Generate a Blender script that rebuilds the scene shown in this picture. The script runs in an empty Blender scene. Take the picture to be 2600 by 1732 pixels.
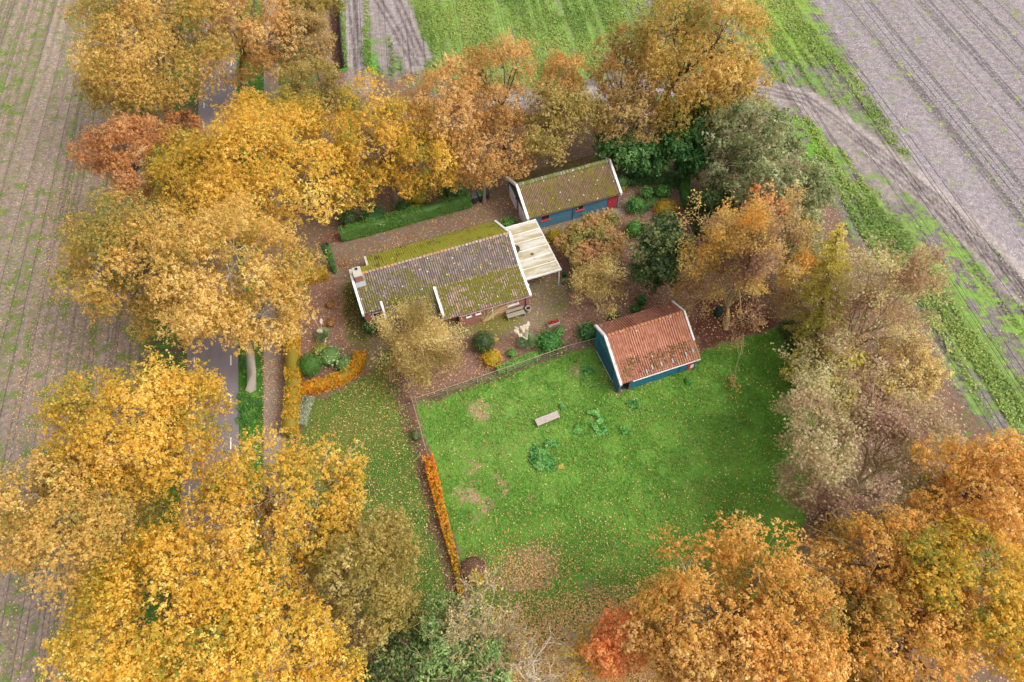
import bpy, math, random
import numpy as np
from mathutils import Matrix, Vector

scene = bpy.context.scene
COL = scene.collection
R_ = math.radians

# ------------------------------------------------------------------ camera
CAM_H, FOC, PITCH, ROLL = 54.0, 1750.0, R_(55.2), R_(-3.0)
_fw = np.array([0, math.cos(PITCH), -math.sin(PITCH)])
_up0 = np.cross([1.0, 0, 0], _fw)
_rt = math.cos(ROLL) * np.array([1.0, 0, 0]) + math.sin(ROLL) * _up0
_up = -math.sin(ROLL) * np.array([1.0, 0, 0]) + math.cos(ROLL) * _up0
_cam = np.array([0, 0, CAM_H])
cd = bpy.data.cameras.new("camera")
cd.sensor_width = 36.0
cd.lens = FOC / 2600 * 36.0
cd.clip_start = 1.0
cd.clip_end = 3000.0
cam = bpy.data.objects.new("camera", cd)
COL.objects.link(cam)
cam.matrix_world = Matrix(((_rt[0], _up[0], -_fw[0], 0), (_rt[1], _up[1], -_fw[1], 0),
                           (_rt[2], _up[2], -_fw[2], CAM_H), (0, 0, 0, 1)))
scene.camera = cam

# ------------------------------------------------------------------ light: bright overcast day
SUN_EL, SUN_AZ = 48.0, 108.0        # azimuth measured clockwise from +Y
w = bpy.data.worlds.new("World")
scene.world = w
w.use_nodes = True
nt = w.node_tree
nt.nodes.clear()
sky = nt.nodes.new("ShaderNodeTexSky")
sky.sky_type = 'NISHITA'
sky.sun_disc = False
sky.sun_elevation = R_(SUN_EL)
sky.sun_rotation = R_(SUN_AZ)
sky.dust_density = 4.0
sky.air_density = 1.2
sky.ozone_density = 1.0
hs = nt.nodes.new("ShaderNodeHueSaturation")
hs.inputs['Saturation'].default_value = 0.16      # thin cloud: the light of the sky is nearly white
bg = nt.nodes.new("ShaderNodeBackground")
bg.inputs['Strength'].default_value = 0.15
wo = nt.nodes.new("ShaderNodeOutputWorld")
nt.links.new(sky.outputs[0], hs.inputs['Color'])
nt.links.new(hs.outputs[0], bg.inputs[0])
nt.links.new(bg.outputs[0], wo.inputs[0])
sd = bpy.data.lights.new("sun", 'SUN')
sd.energy = 0.6
sd.angle = R_(20)
sd.color = (1.0, 0.95, 0.87)
sun = bpy.data.objects.new("sun", sd)
COL.objects.link(sun)
_sd = Vector((math.sin(R_(SUN_AZ)) * math.cos(R_(SUN_EL)), math.cos(R_(SUN_AZ)) * math.cos(R_(SUN_EL)), math.sin(R_(SUN_EL))))
sun.rotation_euler = _sd.to_track_quat('Z', 'Y').to_euler()
sun.location = (60, -60, 90)
scene.view_settings.view_transform = 'Standard'
scene.view_settings.look = 'None'
scene.view_settings.gamma = 1.0
scene.view_settings.exposure = 0.95
scene.cycles.max_bounces = 6
scene.cycles.diffuse_bounces = 5
scene.cycles.transmission_bounces = 3

# ------------------------------------------------------------------ helpers: places
def at(dx, dy, z=0.0):
    """the point at height z seen at (dx, dy) of the survey sheet (2354 wide)"""
    px, py = dx * 2600 / 2354, dy * 2600 / 2354
    d = _fw + _rt * (px - 1300) / FOC - _up * (py - 866) / FOC
    return _cam + d * ((z - CAM_H) / d[2])

def depth(p):
    return float((np.asarray(p) - _cam) @ _fw)

def lin(r, g, b):
    f = lambda c: (c / 255 / 12.92) if c / 255 <= 0.04045 else ((c / 255 + 0.055) / 1.055) ** 2.4
    return (f(r), f(g), f(b))

def srgb(c):
    f = lambda x: 255 * (12.92 * x if x <= .0031308 else 1.055 * x ** (1 / 2.4) - .055)
    return tuple(f(x) for x in c)

# ------------------------------------------------------------------ helpers: materials
class NB:
    def __init__(s, name):
        s.m = bpy.data.materials.new(name)
        s.m.use_nodes = True
        s.t = s.m.node_tree
        s.t.nodes.clear()
        s.out = s.t.nodes.new("ShaderNodeOutputMaterial")
    def n(s, typ, **kw):
        x = s.t.nodes.new(typ)
        for k, v in kw.items():
            if k in ('ins',):
                for a, b in v.items():
                    s.set(x, a, b)
            else:
                setattr(x, k, v)
        return x
    def set(s, node, key, val):
        inp = node.inputs[key]
        if isinstance(val, bpy.types.NodeSocket):
            s.t.links.new(val, inp)
        else:
            inp.default_value = val
    def math(s, op, a, b=0.0, c=0.0, clamp=False):
        x = s.n("ShaderNodeMath", operation=op, use_clamp=clamp)
        s.set(x, 0, a); s.set(x, 1, b); s.set(x, 2, c)
        return x.outputs[0]
    def mix(s, f, a, b):
        x = s.n("ShaderNodeMix", data_type='RGBA')
        s.set(x, 0, f)
        s.set(x, 6, a if isinstance(a, bpy.types.NodeSocket) else (*a, 1))
        s.set(x, 7, b if isinstance(b, bpy.types.NodeSocket) else (*b, 1))
        return x.outputs[2]
    def ramp(s, f, stops, interp='LINEAR'):
        x = s.n("ShaderNodeValToRGB")
        e = x.color_ramp.elements
        x.color_ramp.interpolation = interp
        while len(e) < len(stops): e.new(0.5)
        for i, (p, c) in enumerate(stops):
            e[i].position = p
            e[i].color = (*c, 1) if not isinstance(c, float) else (c, c, c, 1)
        s.set(x, 0, f)
        return x.outputs[0]
    def noise(s, vec, scale, detail=3.0, rough=0.6, dist=0.0):
        x = s.n("ShaderNodeTexNoise", ins={'Scale': scale, 'Detail': detail, 'Roughness': rough, 'Distortion': dist})
        if vec is not None: s.set(x, 'Vector', vec)
        return x.outputs['Fac']
    def step(s, v, lo, hi):
        x = s.n("ShaderNodeMapRange", interpolation_type='SMOOTHSTEP')
        s.set(x, 0, v); s.set(x, 1, lo); s.set(x, 2, hi)
        return x.outputs[0]
    def obj(s):
        return s.n("ShaderNodeTexCoord").outputs['Object']
    def mapped(s, vec, scale=(1, 1, 1), rot=(0, 0, 0)):
        x = s.n("ShaderNodeMapping")
        s.set(x, 'Vector', vec)
        x.inputs['Scale'].default_value = scale
        x.inputs['Rotation'].default_value = rot
        return x.outputs[0]
    def attr(s, name):
        return s.n("ShaderNodeAttribute", attribute_name=name)
    def done(s, col, rough=0.85, bump=None, bdist=0.05, bstr=0.6, spec=0.3, metal=0.0):
        p = s.n("ShaderNodeBsdfPrincipled")
        s.set(p, 'Base Color', col if isinstance(col, bpy.types.NodeSocket) else (*col, 1))
        s.set(p, 'Roughness', rough)
        s.set(p, 'Specular IOR Level', spec)
        s.set(p, 'Metallic', metal)
        if bump is not None:
            b = s.n("ShaderNodeBump", ins={'Height': bump, 'Distance': bdist, 'Strength': bstr})
            s.set(p, 'Normal', b.outputs[0])
        s.t.links.new(p.outputs[0], s.out.inputs[0])
        return s.m

def plain(name, col, rough=0.7, var=0.25, scale=3.0, spec=0.3, dirt=None):
    b = NB(name)
    o = b.obj()
    n = b.noise(o, scale, 5, 0.65)
    c = b.mix(n, tuple(x * (1 - var) for x in col), tuple(min(1, x * (1 + var)) for x in col))
    if dirt:
        d = b.step(b.noise(o, scale * 0.6, 6, 0.7), 0.52, 0.7)
        c = b.mix(b.math('MULTIPLY', d, 0.8), c, dirt)
    return b.done(c, rough, n, 0.02, 0.3, spec)

def foliage_mat(name, stops, trans=0.35, rough=0.6, gain=(1, 1, 1)):
    """stops: sRGB triples run over the per-leaf 'hue' attribute"""
    b = NB(name)
    a = b.attr('hue').outputs['Fac']
    n = len(stops)
    c = b.ramp(a, [(i / (n - 1), tuple(min(.9, x * k) for x, k in zip(lin(*s), gain))) for i, s in enumerate(stops)])
    p = b.n("ShaderNodeBsdfPrincipled", ins={'Base Color': c, 'Roughness': rough, 'Specular IOR Level': 0.35})
    t = b.n("ShaderNodeBsdfTranslucent", ins={'Color': c})
    mx = b.n("ShaderNodeMixShader", ins={0: trans})
    b.t.links.new(p.outputs[0], mx.inputs[1])
    b.t.links.new(t.outputs[0], mx.inputs[2])
    b.t.links.new(mx.outputs[0], b.out.inputs[0])
    return b.m

# ------------------------------------------------------------------ helpers: meshes and objects
def link(o, parent=None):
    COL.objects.link(o)
    if parent is not None: o.parent = parent
    return o

def np_mesh(name, V, F, mat, parent=None, hue=None, smooth=False, attrs=None, cols=None):
    """V (n,3), F (m,k) with k the same for every face -> one mesh object"""
    V = np.ascontiguousarray(V, np.float32); F = np.ascontiguousarray(F, np.int32)
    me = bpy.data.meshes.new(name)
    m, k = F.shape
    me.vertices.add(len(V)); me.vertices.foreach_set('co', V.ravel())
    me.loops.add(m * k); me.loops.foreach_set('vertex_index', F.ravel())
    me.polygons.add(m); me.polygons.foreach_set('loop_start', np.arange(0, m * k, k, dtype=np.int32))
    me.update(calc_edges=True)
    if hue is not None:
        a = me.attributes.new('hue', 'FLOAT', 'FACE')
        a.data.foreach_set('value', np.ascontiguousarray(hue, np.float32))
    for nm, val in (attrs or {}).items():
        a = me.attributes.new(nm, 'FLOAT', 'POINT')
        a.data.foreach_set('value', np.ascontiguousarray(val, np.float32))
    for nm, val in (cols or {}).items():
        a = me.attributes.new(nm, 'FLOAT_COLOR', 'POINT')
        a.data.foreach_set('color', np.ascontiguousarray(np.c_[val, np.ones(len(val))], np.float32).ravel())
    if smooth: me.polygons.foreach_set('use_smooth', np.ones(m, bool))
    for mm in (mat if isinstance(mat, (list, tuple)) else [mat]): me.materials.append(mm)
    return link(bpy.data.objects.new(name, me), parent)

class MB:
    """collects boxes, prisms and tubes and links them as ONE mesh object"""
    def __init__(s): s.v = []; s.f = []
    def add(s, vs, fs):
        o = len(s.v); s.v += [tuple(map(float, x)) for x in vs]; s.f += [tuple(i + o for i in f) for f in fs]
        return s
    def box(s, x0, x1, y0, y1, z0, z1):
        return s.add([(x0, y0, z0), (x1, y0, z0), (x1, y1, z0), (x0, y1, z0), (x0, y0, z1), (x1, y0, z1), (x1, y1, z1), (x0, y1, z1)],
                     [(0, 3, 2, 1), (4, 5, 6, 7), (0, 1, 5, 4), (1, 2, 6, 5), (2, 3, 7, 6), (3, 0, 4, 7)])
    def hexa(s, vs):
        return s.add(vs, [(0, 3, 2, 1), (4, 5, 6, 7), (0, 1, 5, 4), (1, 2, 6, 5), (2, 3, 7, 6), (3, 0, 4, 7)])
    def prism(s, poly, axis, a, b):
        """poly: 2-D outline; extruded along axis ('x','y','z') from a to b"""
        def P(p, t): return {'x': (t, p[0], p[1]), 'y': (p[0], t, p[1]), 'z': (p[0], p[1], t)}[axis]
        n = len(poly)
        return s.add([P(p, a) for p in poly] + [P(p, b) for p in poly],
                     [tuple(range(n))[::-1], tuple(range(n, 2 * n))] + [(i, (i + 1) % n, n + (i + 1) % n, n + i) for i in range(n)])
    def tube(s, pts, rad, seg=8, cap=True):
        pts = [Vector(p) for p in pts]
        if not isinstance(rad, (list, tuple)): rad = [rad] * len(pts)
        vs = []
        for i, p in enumerate(pts):
            d = (pts[min(i + 1, len(pts) - 1)] - pts[max(i - 1, 0)]).normalized()
            a = d.orthogonal().normalized(); b = d.cross(a)
            vs += [p + (a * math.cos(2 * math.pi * k / seg) + b * math.sin(2 * math.pi * k / seg)) * rad[i] for k in range(seg)]
        fs = [(i * seg + k, i * seg + (k + 1) % seg, (i + 1) * seg + (k + 1) % seg, (i + 1) * seg + k) for i in range(len(pts) - 1) for k in range(seg)]
        if cap: fs += [tuple(range(seg))[::-1], tuple(range((len(pts) - 1) * seg, len(pts) * seg))]
        return s.add(vs, fs)
    def lathe(s, prof, c=(0, 0, 0), seg=20):
        n = len(prof)
        vs = [(c[0] + r * math.cos(2 * math.pi * k / seg), c[1] + r * math.sin(2 * math.pi * k / seg), c[2] + z) for r, z in prof for k in range(seg)]
        fs = [(i * seg + k, i * seg + (k + 1) % seg, (i + 1) * seg + (k + 1) % seg, (i + 1) * seg + k) for i in range(n - 1) for k in range(seg)]
        fs += [tuple(range(seg))[::-1], tuple(range((n - 1) * seg, n * seg))]
        return s.add(vs, fs)
    def build(s, name, mat, parent=None, bevel=0.0, smooth=False):
        me = bpy.data.meshes.new(name)
        me.from_pydata(s.v, [], s.f); me.update()
        me.materials.append(mat)
        if smooth:
            for p in me.polygons: p.use_smooth = True
        o = link(bpy.data.objects.new(name, me), parent)
        if bevel:
            b = o.modifiers.new('bevel', 'BEVEL'); b.width = bevel; b.segments = 2; b.limit_method = 'ANGLE'
        return o

def tag(o, label=None, cat=None, group=None, kind=None):
    if label: o['label'] = label
    if cat: o['category'] = cat
    if group: o['group'] = group
    if kind: o['kind'] = kind
    return o

def thing(name, label, cat, loc=(0, 0, 0), rz=0.0, group=None):
    o = bpy.data.objects.new(name, None)
    o.empty_display_size = 0.3
    COL.objects.link(o)
    o.location = [float(x) for x in loc]; o.rotation_euler = (0, 0, rz)
    return tag(o, label, cat, group)

def unit(a): return a / np.maximum(np.linalg.norm(a, axis=-1, keepdims=True), 1e-9)

def leaves(P, N, L, W, rng):
    """one leaf (a folded rhombus) per point: returns V, F"""
    n = len(P)
    t = unit(np.cross(N, rng.normal(size=(n, 3))))
    b = np.cross(N, t)
    L = L[:, None]; W = W[:, None]
    V = np.stack([P - t * L, P + b * W + N * W * .35, P + t * L, P - b * W + N * W * .35], 1).reshape(-1, 3)
    F = np.arange(4 * n).reshape(n, 4)
    return V, F

def tubes(branches, seg=5):
    """branches: list of (pts (k,3), radii (k)) -> V, F of open tapered tubes"""
    Vs, Fs, o = [], [], 0
    ang = np.linspace(0, 2 * np.pi, seg, endpoint=False)
    for pts, rad in branches:
        pts = np.asarray(pts, float); k = len(pts)
        d = unit(np.gradient(pts, axis=0))
        ref = np.where(np.abs(d[:, 2:3]) > .9, np.array([[1., 0, 0]]), np.array([[0, 0, 1.]]))
        a = unit(np.cross(d, ref)); b = np.cross(d, a)
        V = pts[:, None] + (a[:, None] * np.cos(ang)[None, :, None] + b[:, None] * np.sin(ang)[None, :, None]) * np.asarray(rad)[:, None, None]
        Vs.append(V.reshape(-1, 3))
        i = np.arange(k - 1)[:, None] * seg; j = np.arange(seg)[None]; jn = (j + 1) % seg
        Fs.append((np.stack([i + j, i + jn, i + seg + jn, i + seg + j], -1).reshape(-1, 4)) + o)
        o += k * seg
    return np.concatenate(Vs), np.concatenate(Fs)

def curve(a, b, rng, n=5, bow=.12, sag=0.0):
    a = np.asarray(a, float); b = np.asarray(b, float)
    t = np.linspace(0, 1, n)[:, None]
    L = np.linalg.norm(b - a)
    off = rng.normal(size=3) * L * bow
    return a + (b - a) * t + off * np.sin(np.pi * t) + np.array([0, 0, sag * L]) * (np.sin(np.pi * t))

# ------------------------------------------------------------------ ground: one fine sheet, cut into its zones
def vnoise(X, Y, scale, seed):
    g = np.random.default_rng(seed).random((256, 256))
    x = X * scale + 57.3; y = Y * scale + 91.7
    xi = np.floor(x).astype(int); yi = np.floor(y).astype(int)
    fx = x - xi; fy = y - yi
    fx = fx * fx * (3 - 2 * fx); fy = fy * fy * (3 - 2 * fy)
    a = g[xi % 256, yi % 256]; b = g[(xi + 1) % 256, yi % 256]; c = g[xi % 256, (yi + 1) % 256]; d = g[(xi + 1) % 256, (yi + 1) % 256]
    return (a * (1 - fx) + b * fx) * (1 - fy) + (c * (1 - fx) + d * fx) * fy

def fbm(X, Y, scale, seed, o=3):
    return sum(vnoise(X, Y, scale * 2 ** i, seed + i) * .5 ** i for i in range(o)) / sum(.5 ** i for i in range(o))

def pdist(poly, X, Y, closed=True):
    """distance to the outline; positive inside when closed"""
    n = len(poly); best = np.full(X.shape, 1e9); ins = np.zeros(X.shape, bool)
    for i in range(n if closed else n - 1):
        x0, y0 = poly[i]; x1, y1 = poly[(i + 1) % n]
        dx, dy = x1 - x0, y1 - y0
        t = np.clip(((X - x0) * dx + (Y - y0) * dy) / (dx * dx + dy * dy + 1e-12), 0, 1)
        best = np.minimum(best, np.hypot(X - x0 - t * dx, Y - y0 - t * dy))
        if closed and y0 != y1:
            c = ((y0 > Y) != (y1 > Y)) & (X < dx * (Y - y0) / dy + x0)
            ins ^= c
    return np.where(ins, best, -best) if closed else best

def sst(v, a, b):
    t = np.clip((v - a) / (b - a), 0, 1)
    return t * t * (3 - 2 * t)

def D(*pts): return [tuple(at(x, y)[:2]) for x, y in pts]

GX0, GX1, GY0, GY1, GS = -104.0, 104.0, -14.0, 126.0, 0.25
gx = np.arange(GX0, GX1 + .01, GS); gy = np.arange(GY0, GY1 + .01, GS)
GXX, GYY = np.meshgrid(gx, gy)
road_x = lambda y: -28.2 - (y - 35.5) * .1888          # centre of the lane
path_x = lambda y: -21.5 - (y - 29.9) * .1624          # centre of the cycle path

N1 = fbm(GXX, GYY, .35, 3); N2 = fbm(GXX, GYY, 1.1, 11); N3 = fbm(GXX, GYY, .08, 23)
col = np.empty(GXX.shape + (3,)); col[:] = lin(138, 110, 92)
green = .22 + .5 * (N1 - .5); gcol = np.empty_like(col); gcol[:] = lin(86, 108, 52); lit = np.full(GXX.shape, .62)
zone = np.zeros(GXX.shape, int); ZN = ['woodland_floor']

def paint(poly, soft=.4, rough=.6, c=None, g=None, gc=None, l=None, name=None, d=None, zcut=0.0):
    dd = pdist(poly, GXX, GYY) if d is None else d
    dd = dd + (N2 - .5) * rough * 2
    m = sst(dd, -soft, soft)
    global green, lit
    if c is not None: col[:] = col * (1 - m[..., None]) + np.array(c) * m[..., None]
    if gc is not None: gcol[:] = gcol * (1 - m[..., None]) + np.array(gc) * m[..., None]
    if g is not None: green = green * (1 - m) + g * m
    if l is not None: lit = lit * (1 - m) + l * m
    if name:
        if name not in ZN: ZN.append(name)
        zone[dd > zcut] = ZN.index(name)
    return m

SOIL_L = lin(154, 134, 120); SOIL_R = lin(152, 140, 142)
MULCH = lin(150, 116, 100)
rx = GXX - road_x(GYY); px_ = GXX - path_x(GYY)
# grass verges along lane and path
paint(None, .5, .5, c=lin(110, 92, 74), g=.55 + .7 * (N1 - .45), gc=lin(72, 120, 40), l=.45, name='verge', d=np.minimum(7.2 - np.abs(rx + .0), 1e3))
paint(None, .4, .3, g=.85, gc=lin(68, 128, 40), l=.3, d=np.minimum(rx - 2.3, -1.2 - px_))
paint(None, .5, .6, g=.55 + .8 * (N1 - .5), gc=lin(80, 132, 44), l=.4, name='verge', d=np.minimum(px_ - .9, np.minimum(6 - px_, GYY - 58)))
# left field
fl_d = -rx - 6.4
left_lit = .4 + .5 * np.exp(-np.maximum(fl_d, 0) / 14)
paint(None, .8, .8, c=SOIL_L, g=.36 + .25 * (N3 - .5), gc=lin(108, 128, 62), l=left_lit, name='ploughed_field_west', d=fl_d)
# fields beyond and to the right of the farmyard
FIELD = D((770, -60), (772, 150), (960, 200), (1080, 245), (1400, 250), (1600, 240), (1760, 270), (1870, 400), (1960, 540), (2040, 640),
          (2130, 760), (2190, 900), (2290, 1000), (2380, 1080), (2480, 1250), (2600, 1700), (3200, 1700), (3200, -100))
paint(FIELD, .8, .8, c=lin(132, 121, 116), g=.50, gc=lin(120, 144, 78), l=.06, name='crop_field')
m_r = D((1855, -60), (1868, 0), (1990, 200), (2120, 420), (2245, 560), (2360, 650), (2500, 760), (3200, 1400), (3200, -100))
paint(m_r, 1.2, 1.5, c=SOIL_R, g=.16, gc=lin(140, 150, 92), l=.03, name='ploughed_field_east')
paint(D((940, -60), (945, 30), (960, 110), (1020, 170), (1150, 195), (1330, 190), (1420, 120), (1470, -60)), 2.5, 2.5, g=.86 + .35 * (N1 - .5), gc=lin(130, 158, 76), l=.03)
paint(D((1705, -60), (1720, 60), (1760, 130), (1850, 150), (1905, 130), (1870, 40), (1845, -60)), 2.5, 3, g=.85, gc=lin(140, 168, 72))
paint(D((1890, 325), (1960, 340), (2050, 470), (2130, 580), (2240, 720), (2400, 900), (2400, 985), (2310, 950), (2180, 800), (2080, 660), (1985, 500)), 1.8, 2.2, g=.72 + .5 * (N1 - .5), gc=lin(130, 152, 82))
paint(D((1780, 240), (1850, 270), (1930, 360), (1900, 420), (1840, 360), (1770, 300)), 1.2, 2, g=.62, gc=lin(112, 158, 54))
paint(D((2140, 500), (2240, 620), (2380, 740), (2380, 820), (2250, 730), (2160, 600)), 2, 3, g=.52, gc=lin(128, 160, 72))
def lane(pts, hw, g=.06, c=lin(160, 146, 142), soft=.6, rough=.4):
    return paint(None, soft, rough, c=c, g=g, d=hw - pdist(D(*pts), GXX, GYY, closed=False))
lane([(1060, 232), (1300, 224), (1500, 205), (1640, 195), (1760, 205), (1850, 228), (1950, 300), (2080, 400), (2200, 500), (2380, 690)], 1.9, g=.05, c=lin(172, 158, 152))
TRK = [(1640, 195), (1760, 205), (1850, 228), (1950, 300), (2080, 400), (2200, 500), (2380, 690)]
for ox, oy in ((-6, 10), (0, 0), (5, -11), (-14, 22)):
    lane([(x + ox * .8, y + oy * .8) for x, y in TRK], .17, g=.0, c=lin(112, 100, 98), soft=.2, rough=.15)
lane([(1780, 235), (1880, 270), (1960, 350), (2060, 460)], .8, g=.12)
RUTS = globals().get('RUTS', []) + [[(800, -60), (812, 40), (822, 130), (828, 200)]]
lane([(800, -60), (812, 40), (822, 130), (828, 200)], 1.7); lane([(855, -60), (868, 60), (878, 150)], .8, g=.15)
RUTS = globals().get('RUTS', []) + [[(845, -40), (905, 60), (955, 150)]]
lane([(845, -40), (905, 60), (955, 150)], 1.5); RUTS = globals().get('RUTS', []) + [[(893, -40), (930, 40), (968, 130)]]
lane([(893, -40), (930, 40), (968, 130)], 1.4)
for rp in RUTS:
    for ox in (-7, 7): lane([(x + ox, y) for x, y in rp], .16, g=.0, c=lin(104, 92, 90), soft=.2, rough=.15)
paint(D((786, -60), (792, 100), (800, 170), (775, 165), (778, -60)), .5, .4, g=.85, gc=lin(74, 138, 44), l=.1)
paint(D((836, 60), (872, 170), (835, 170)), .8, .6, g=.8, gc=lin(100, 165, 60))
# garden soil, driveway edges and lawns
GARDEN = D((690, 640), (780, 560), (1090, 480), (1180, 430), (1440, 385), (1600, 400), (1640, 560), (1640, 700), (1800, 740), (1610, 800), (1380, 790), (1310, 806), (950, 925), (905, 870), (840, 850), (700, 905), (680, 880))
paint(GARDEN, .3, .4, c=MULCH, g=.06 + .3 * (N1 - .5), l=.45, name='garden_bed')
paint(D((1430, 395), (1560, 400), (1580, 440), (1500, 428), (1440, 432)), .5, .5, g=.75, gc=lin(72, 108, 60), l=.1)
# mossy yard round the house
YARD = D((776, 640), (835, 630), (1000, 640), (1190, 640), (1290, 640), (1305, 700), (1290, 735), (1240, 752), (1160, 772), (1080, 775), (900, 800), (930, 850), (905, 872), (842, 846), (800, 780), (782, 700))
paint(YARD, .25, .3, c=lin(152, 134, 112), g=.42 + .8 * (N1 - .5), gc=lin(120, 122, 42), l=.2, name='mossy_yard')
paint(D((780, 655), (828, 640), (842, 790), (800, 775)), .3, .3, g=.72, gc=lin(92, 92, 46), l=.15)
LAWN = D((692, 1010), (702, 930), (770, 908), (835, 868), (872, 838), (905, 868), (925, 900), (945, 960), (962, 1050), (1005, 1180), (1050, 1330), (1060, 1440), (980, 1490), (800, 1400), (690, 1250))
paint(LAWN, .3, .3, c=lin(120, 98, 76), g=.92 + .25 * (N1 - .5), gc=lin(114, 124, 58), l=.22, name='lawn')
paint(D((800, 1050), (930, 980), (985, 1180), (1040, 1380), (960, 1400), (850, 1200)), 2, 1.5, gc=lin(98, 124, 54))
PADD = D((958, 928), (1130, 870), (1310, 806), (1372, 800), (1420, 905), (1605, 830), (1620, 800), (1700, 775), (1795, 750), (1830, 830), (1872, 900), (1870, 1060), (1850, 1200), (1800, 1330), (1560, 1520), (1400, 1640), (1200, 1620), (1110, 1440), (1060, 1310), (1000, 1110), (978, 1030))
paint(PADD, .25, .3, c=lin(176, 148, 112), g=1.0, gc=lin(114, 158, 62), l=.14, name='paddock')
paint(D((1640, 780), (1795, 750), (1862, 900), (1800, 1060), (1740, 1330), (1600, 1180), (1700, 980)), 4, 1, gc=lin(98, 148, 50))
paint(D((985, 960), (1250, 850), (1330, 900), (1230, 1050), (1050, 1090)), 3, 1.5, gc=lin(120, 160, 68), g=.82)
for x, y, r, k in ((1105, 938, 1.1, .55), (1150, 1115, .75, .35), (1085, 1070, .7, .6), (1098, 1108, .55, .55), (1070, 1140, .9, .6), (1117, 1160, .7, .5), (1215, 1138, .4, .5), (1085, 1190, .6, .6), (1325, 850, .8, .55),
                   (1215, 1310, 2.1, .34), (1160, 1330, 1.5, .36), (1245, 1290, 1.2, .4), (1370, 1360, 1.4, .55), (1105, 1302, .8, .34)):
    p = at(x, y)
    r = r * 1.15 if k > .4 and r < 1.2 else r; k = k - .12 if r < 1.4 else k
    dd = r - np.hypot((GXX - p[0]) * (1 if r < 1.5 else .8), (GYY - p[1]) * 1.15)
    paint(None, .55, .9, g=k, l=.5, d=dd, c=lin(192, 158, 126) if k > .12 else lin(110, 70, 58))
# bare strip under the paddock hedge and the trees by the barn
paint(None, .25, .4, c=lin(128, 96, 82), g=.1, l=.5, d=.75 - pdist(D((905, 868), (945, 975), (972, 1050), (1010, 1200), (1055, 1360), (1068, 1440)), GXX, GYY, closed=False))
paint(D((1385, 830), (1405, 905), (1425, 905), (1400, 830)), .4, .5, c=lin(104, 84, 68), g=.2)
paint(D((1600, 690), (1720, 680), (1790, 735), (1780, 752), (1620, 806), (1590, 760)), .6, .6, c=lin(112, 72, 60), g=.05, l=.6)
paint(D((1310, 790), (960, 915), (975, 935), (1310, 818)), .25, .3, c=lin(118, 100, 76), g=.35, l=.3)
# ditch beside the far track
ditch = pdist(D((768, -60), (769, 40), (772, 100), (778, 150)), GXX, GYY, closed=False)
paint(None, .15, .15, c=lin(74, 50, 42), g=0.0, l=.1, d=.75 - ditch)

GZ = (.05 * (fbm(GXX, GYY, .5, 71) - .5) - .8 * sst(1.0 - ditch, 0, .9))
flat = np.minimum(np.minimum(3.4 - np.abs(rx), 99), 99); GZ = GZ * (1 - sst(flat, 0, .8)) * (1 - sst(2.0 - np.abs(px_), 0, .8))
furrow = np.isin(zone, [ZN.index('ploughed_field_west')]) * .08 * np.sin((GXX + GYY * .1888) * 2 * np.pi / 1.5)
GZ = GZ + furrow

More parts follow.
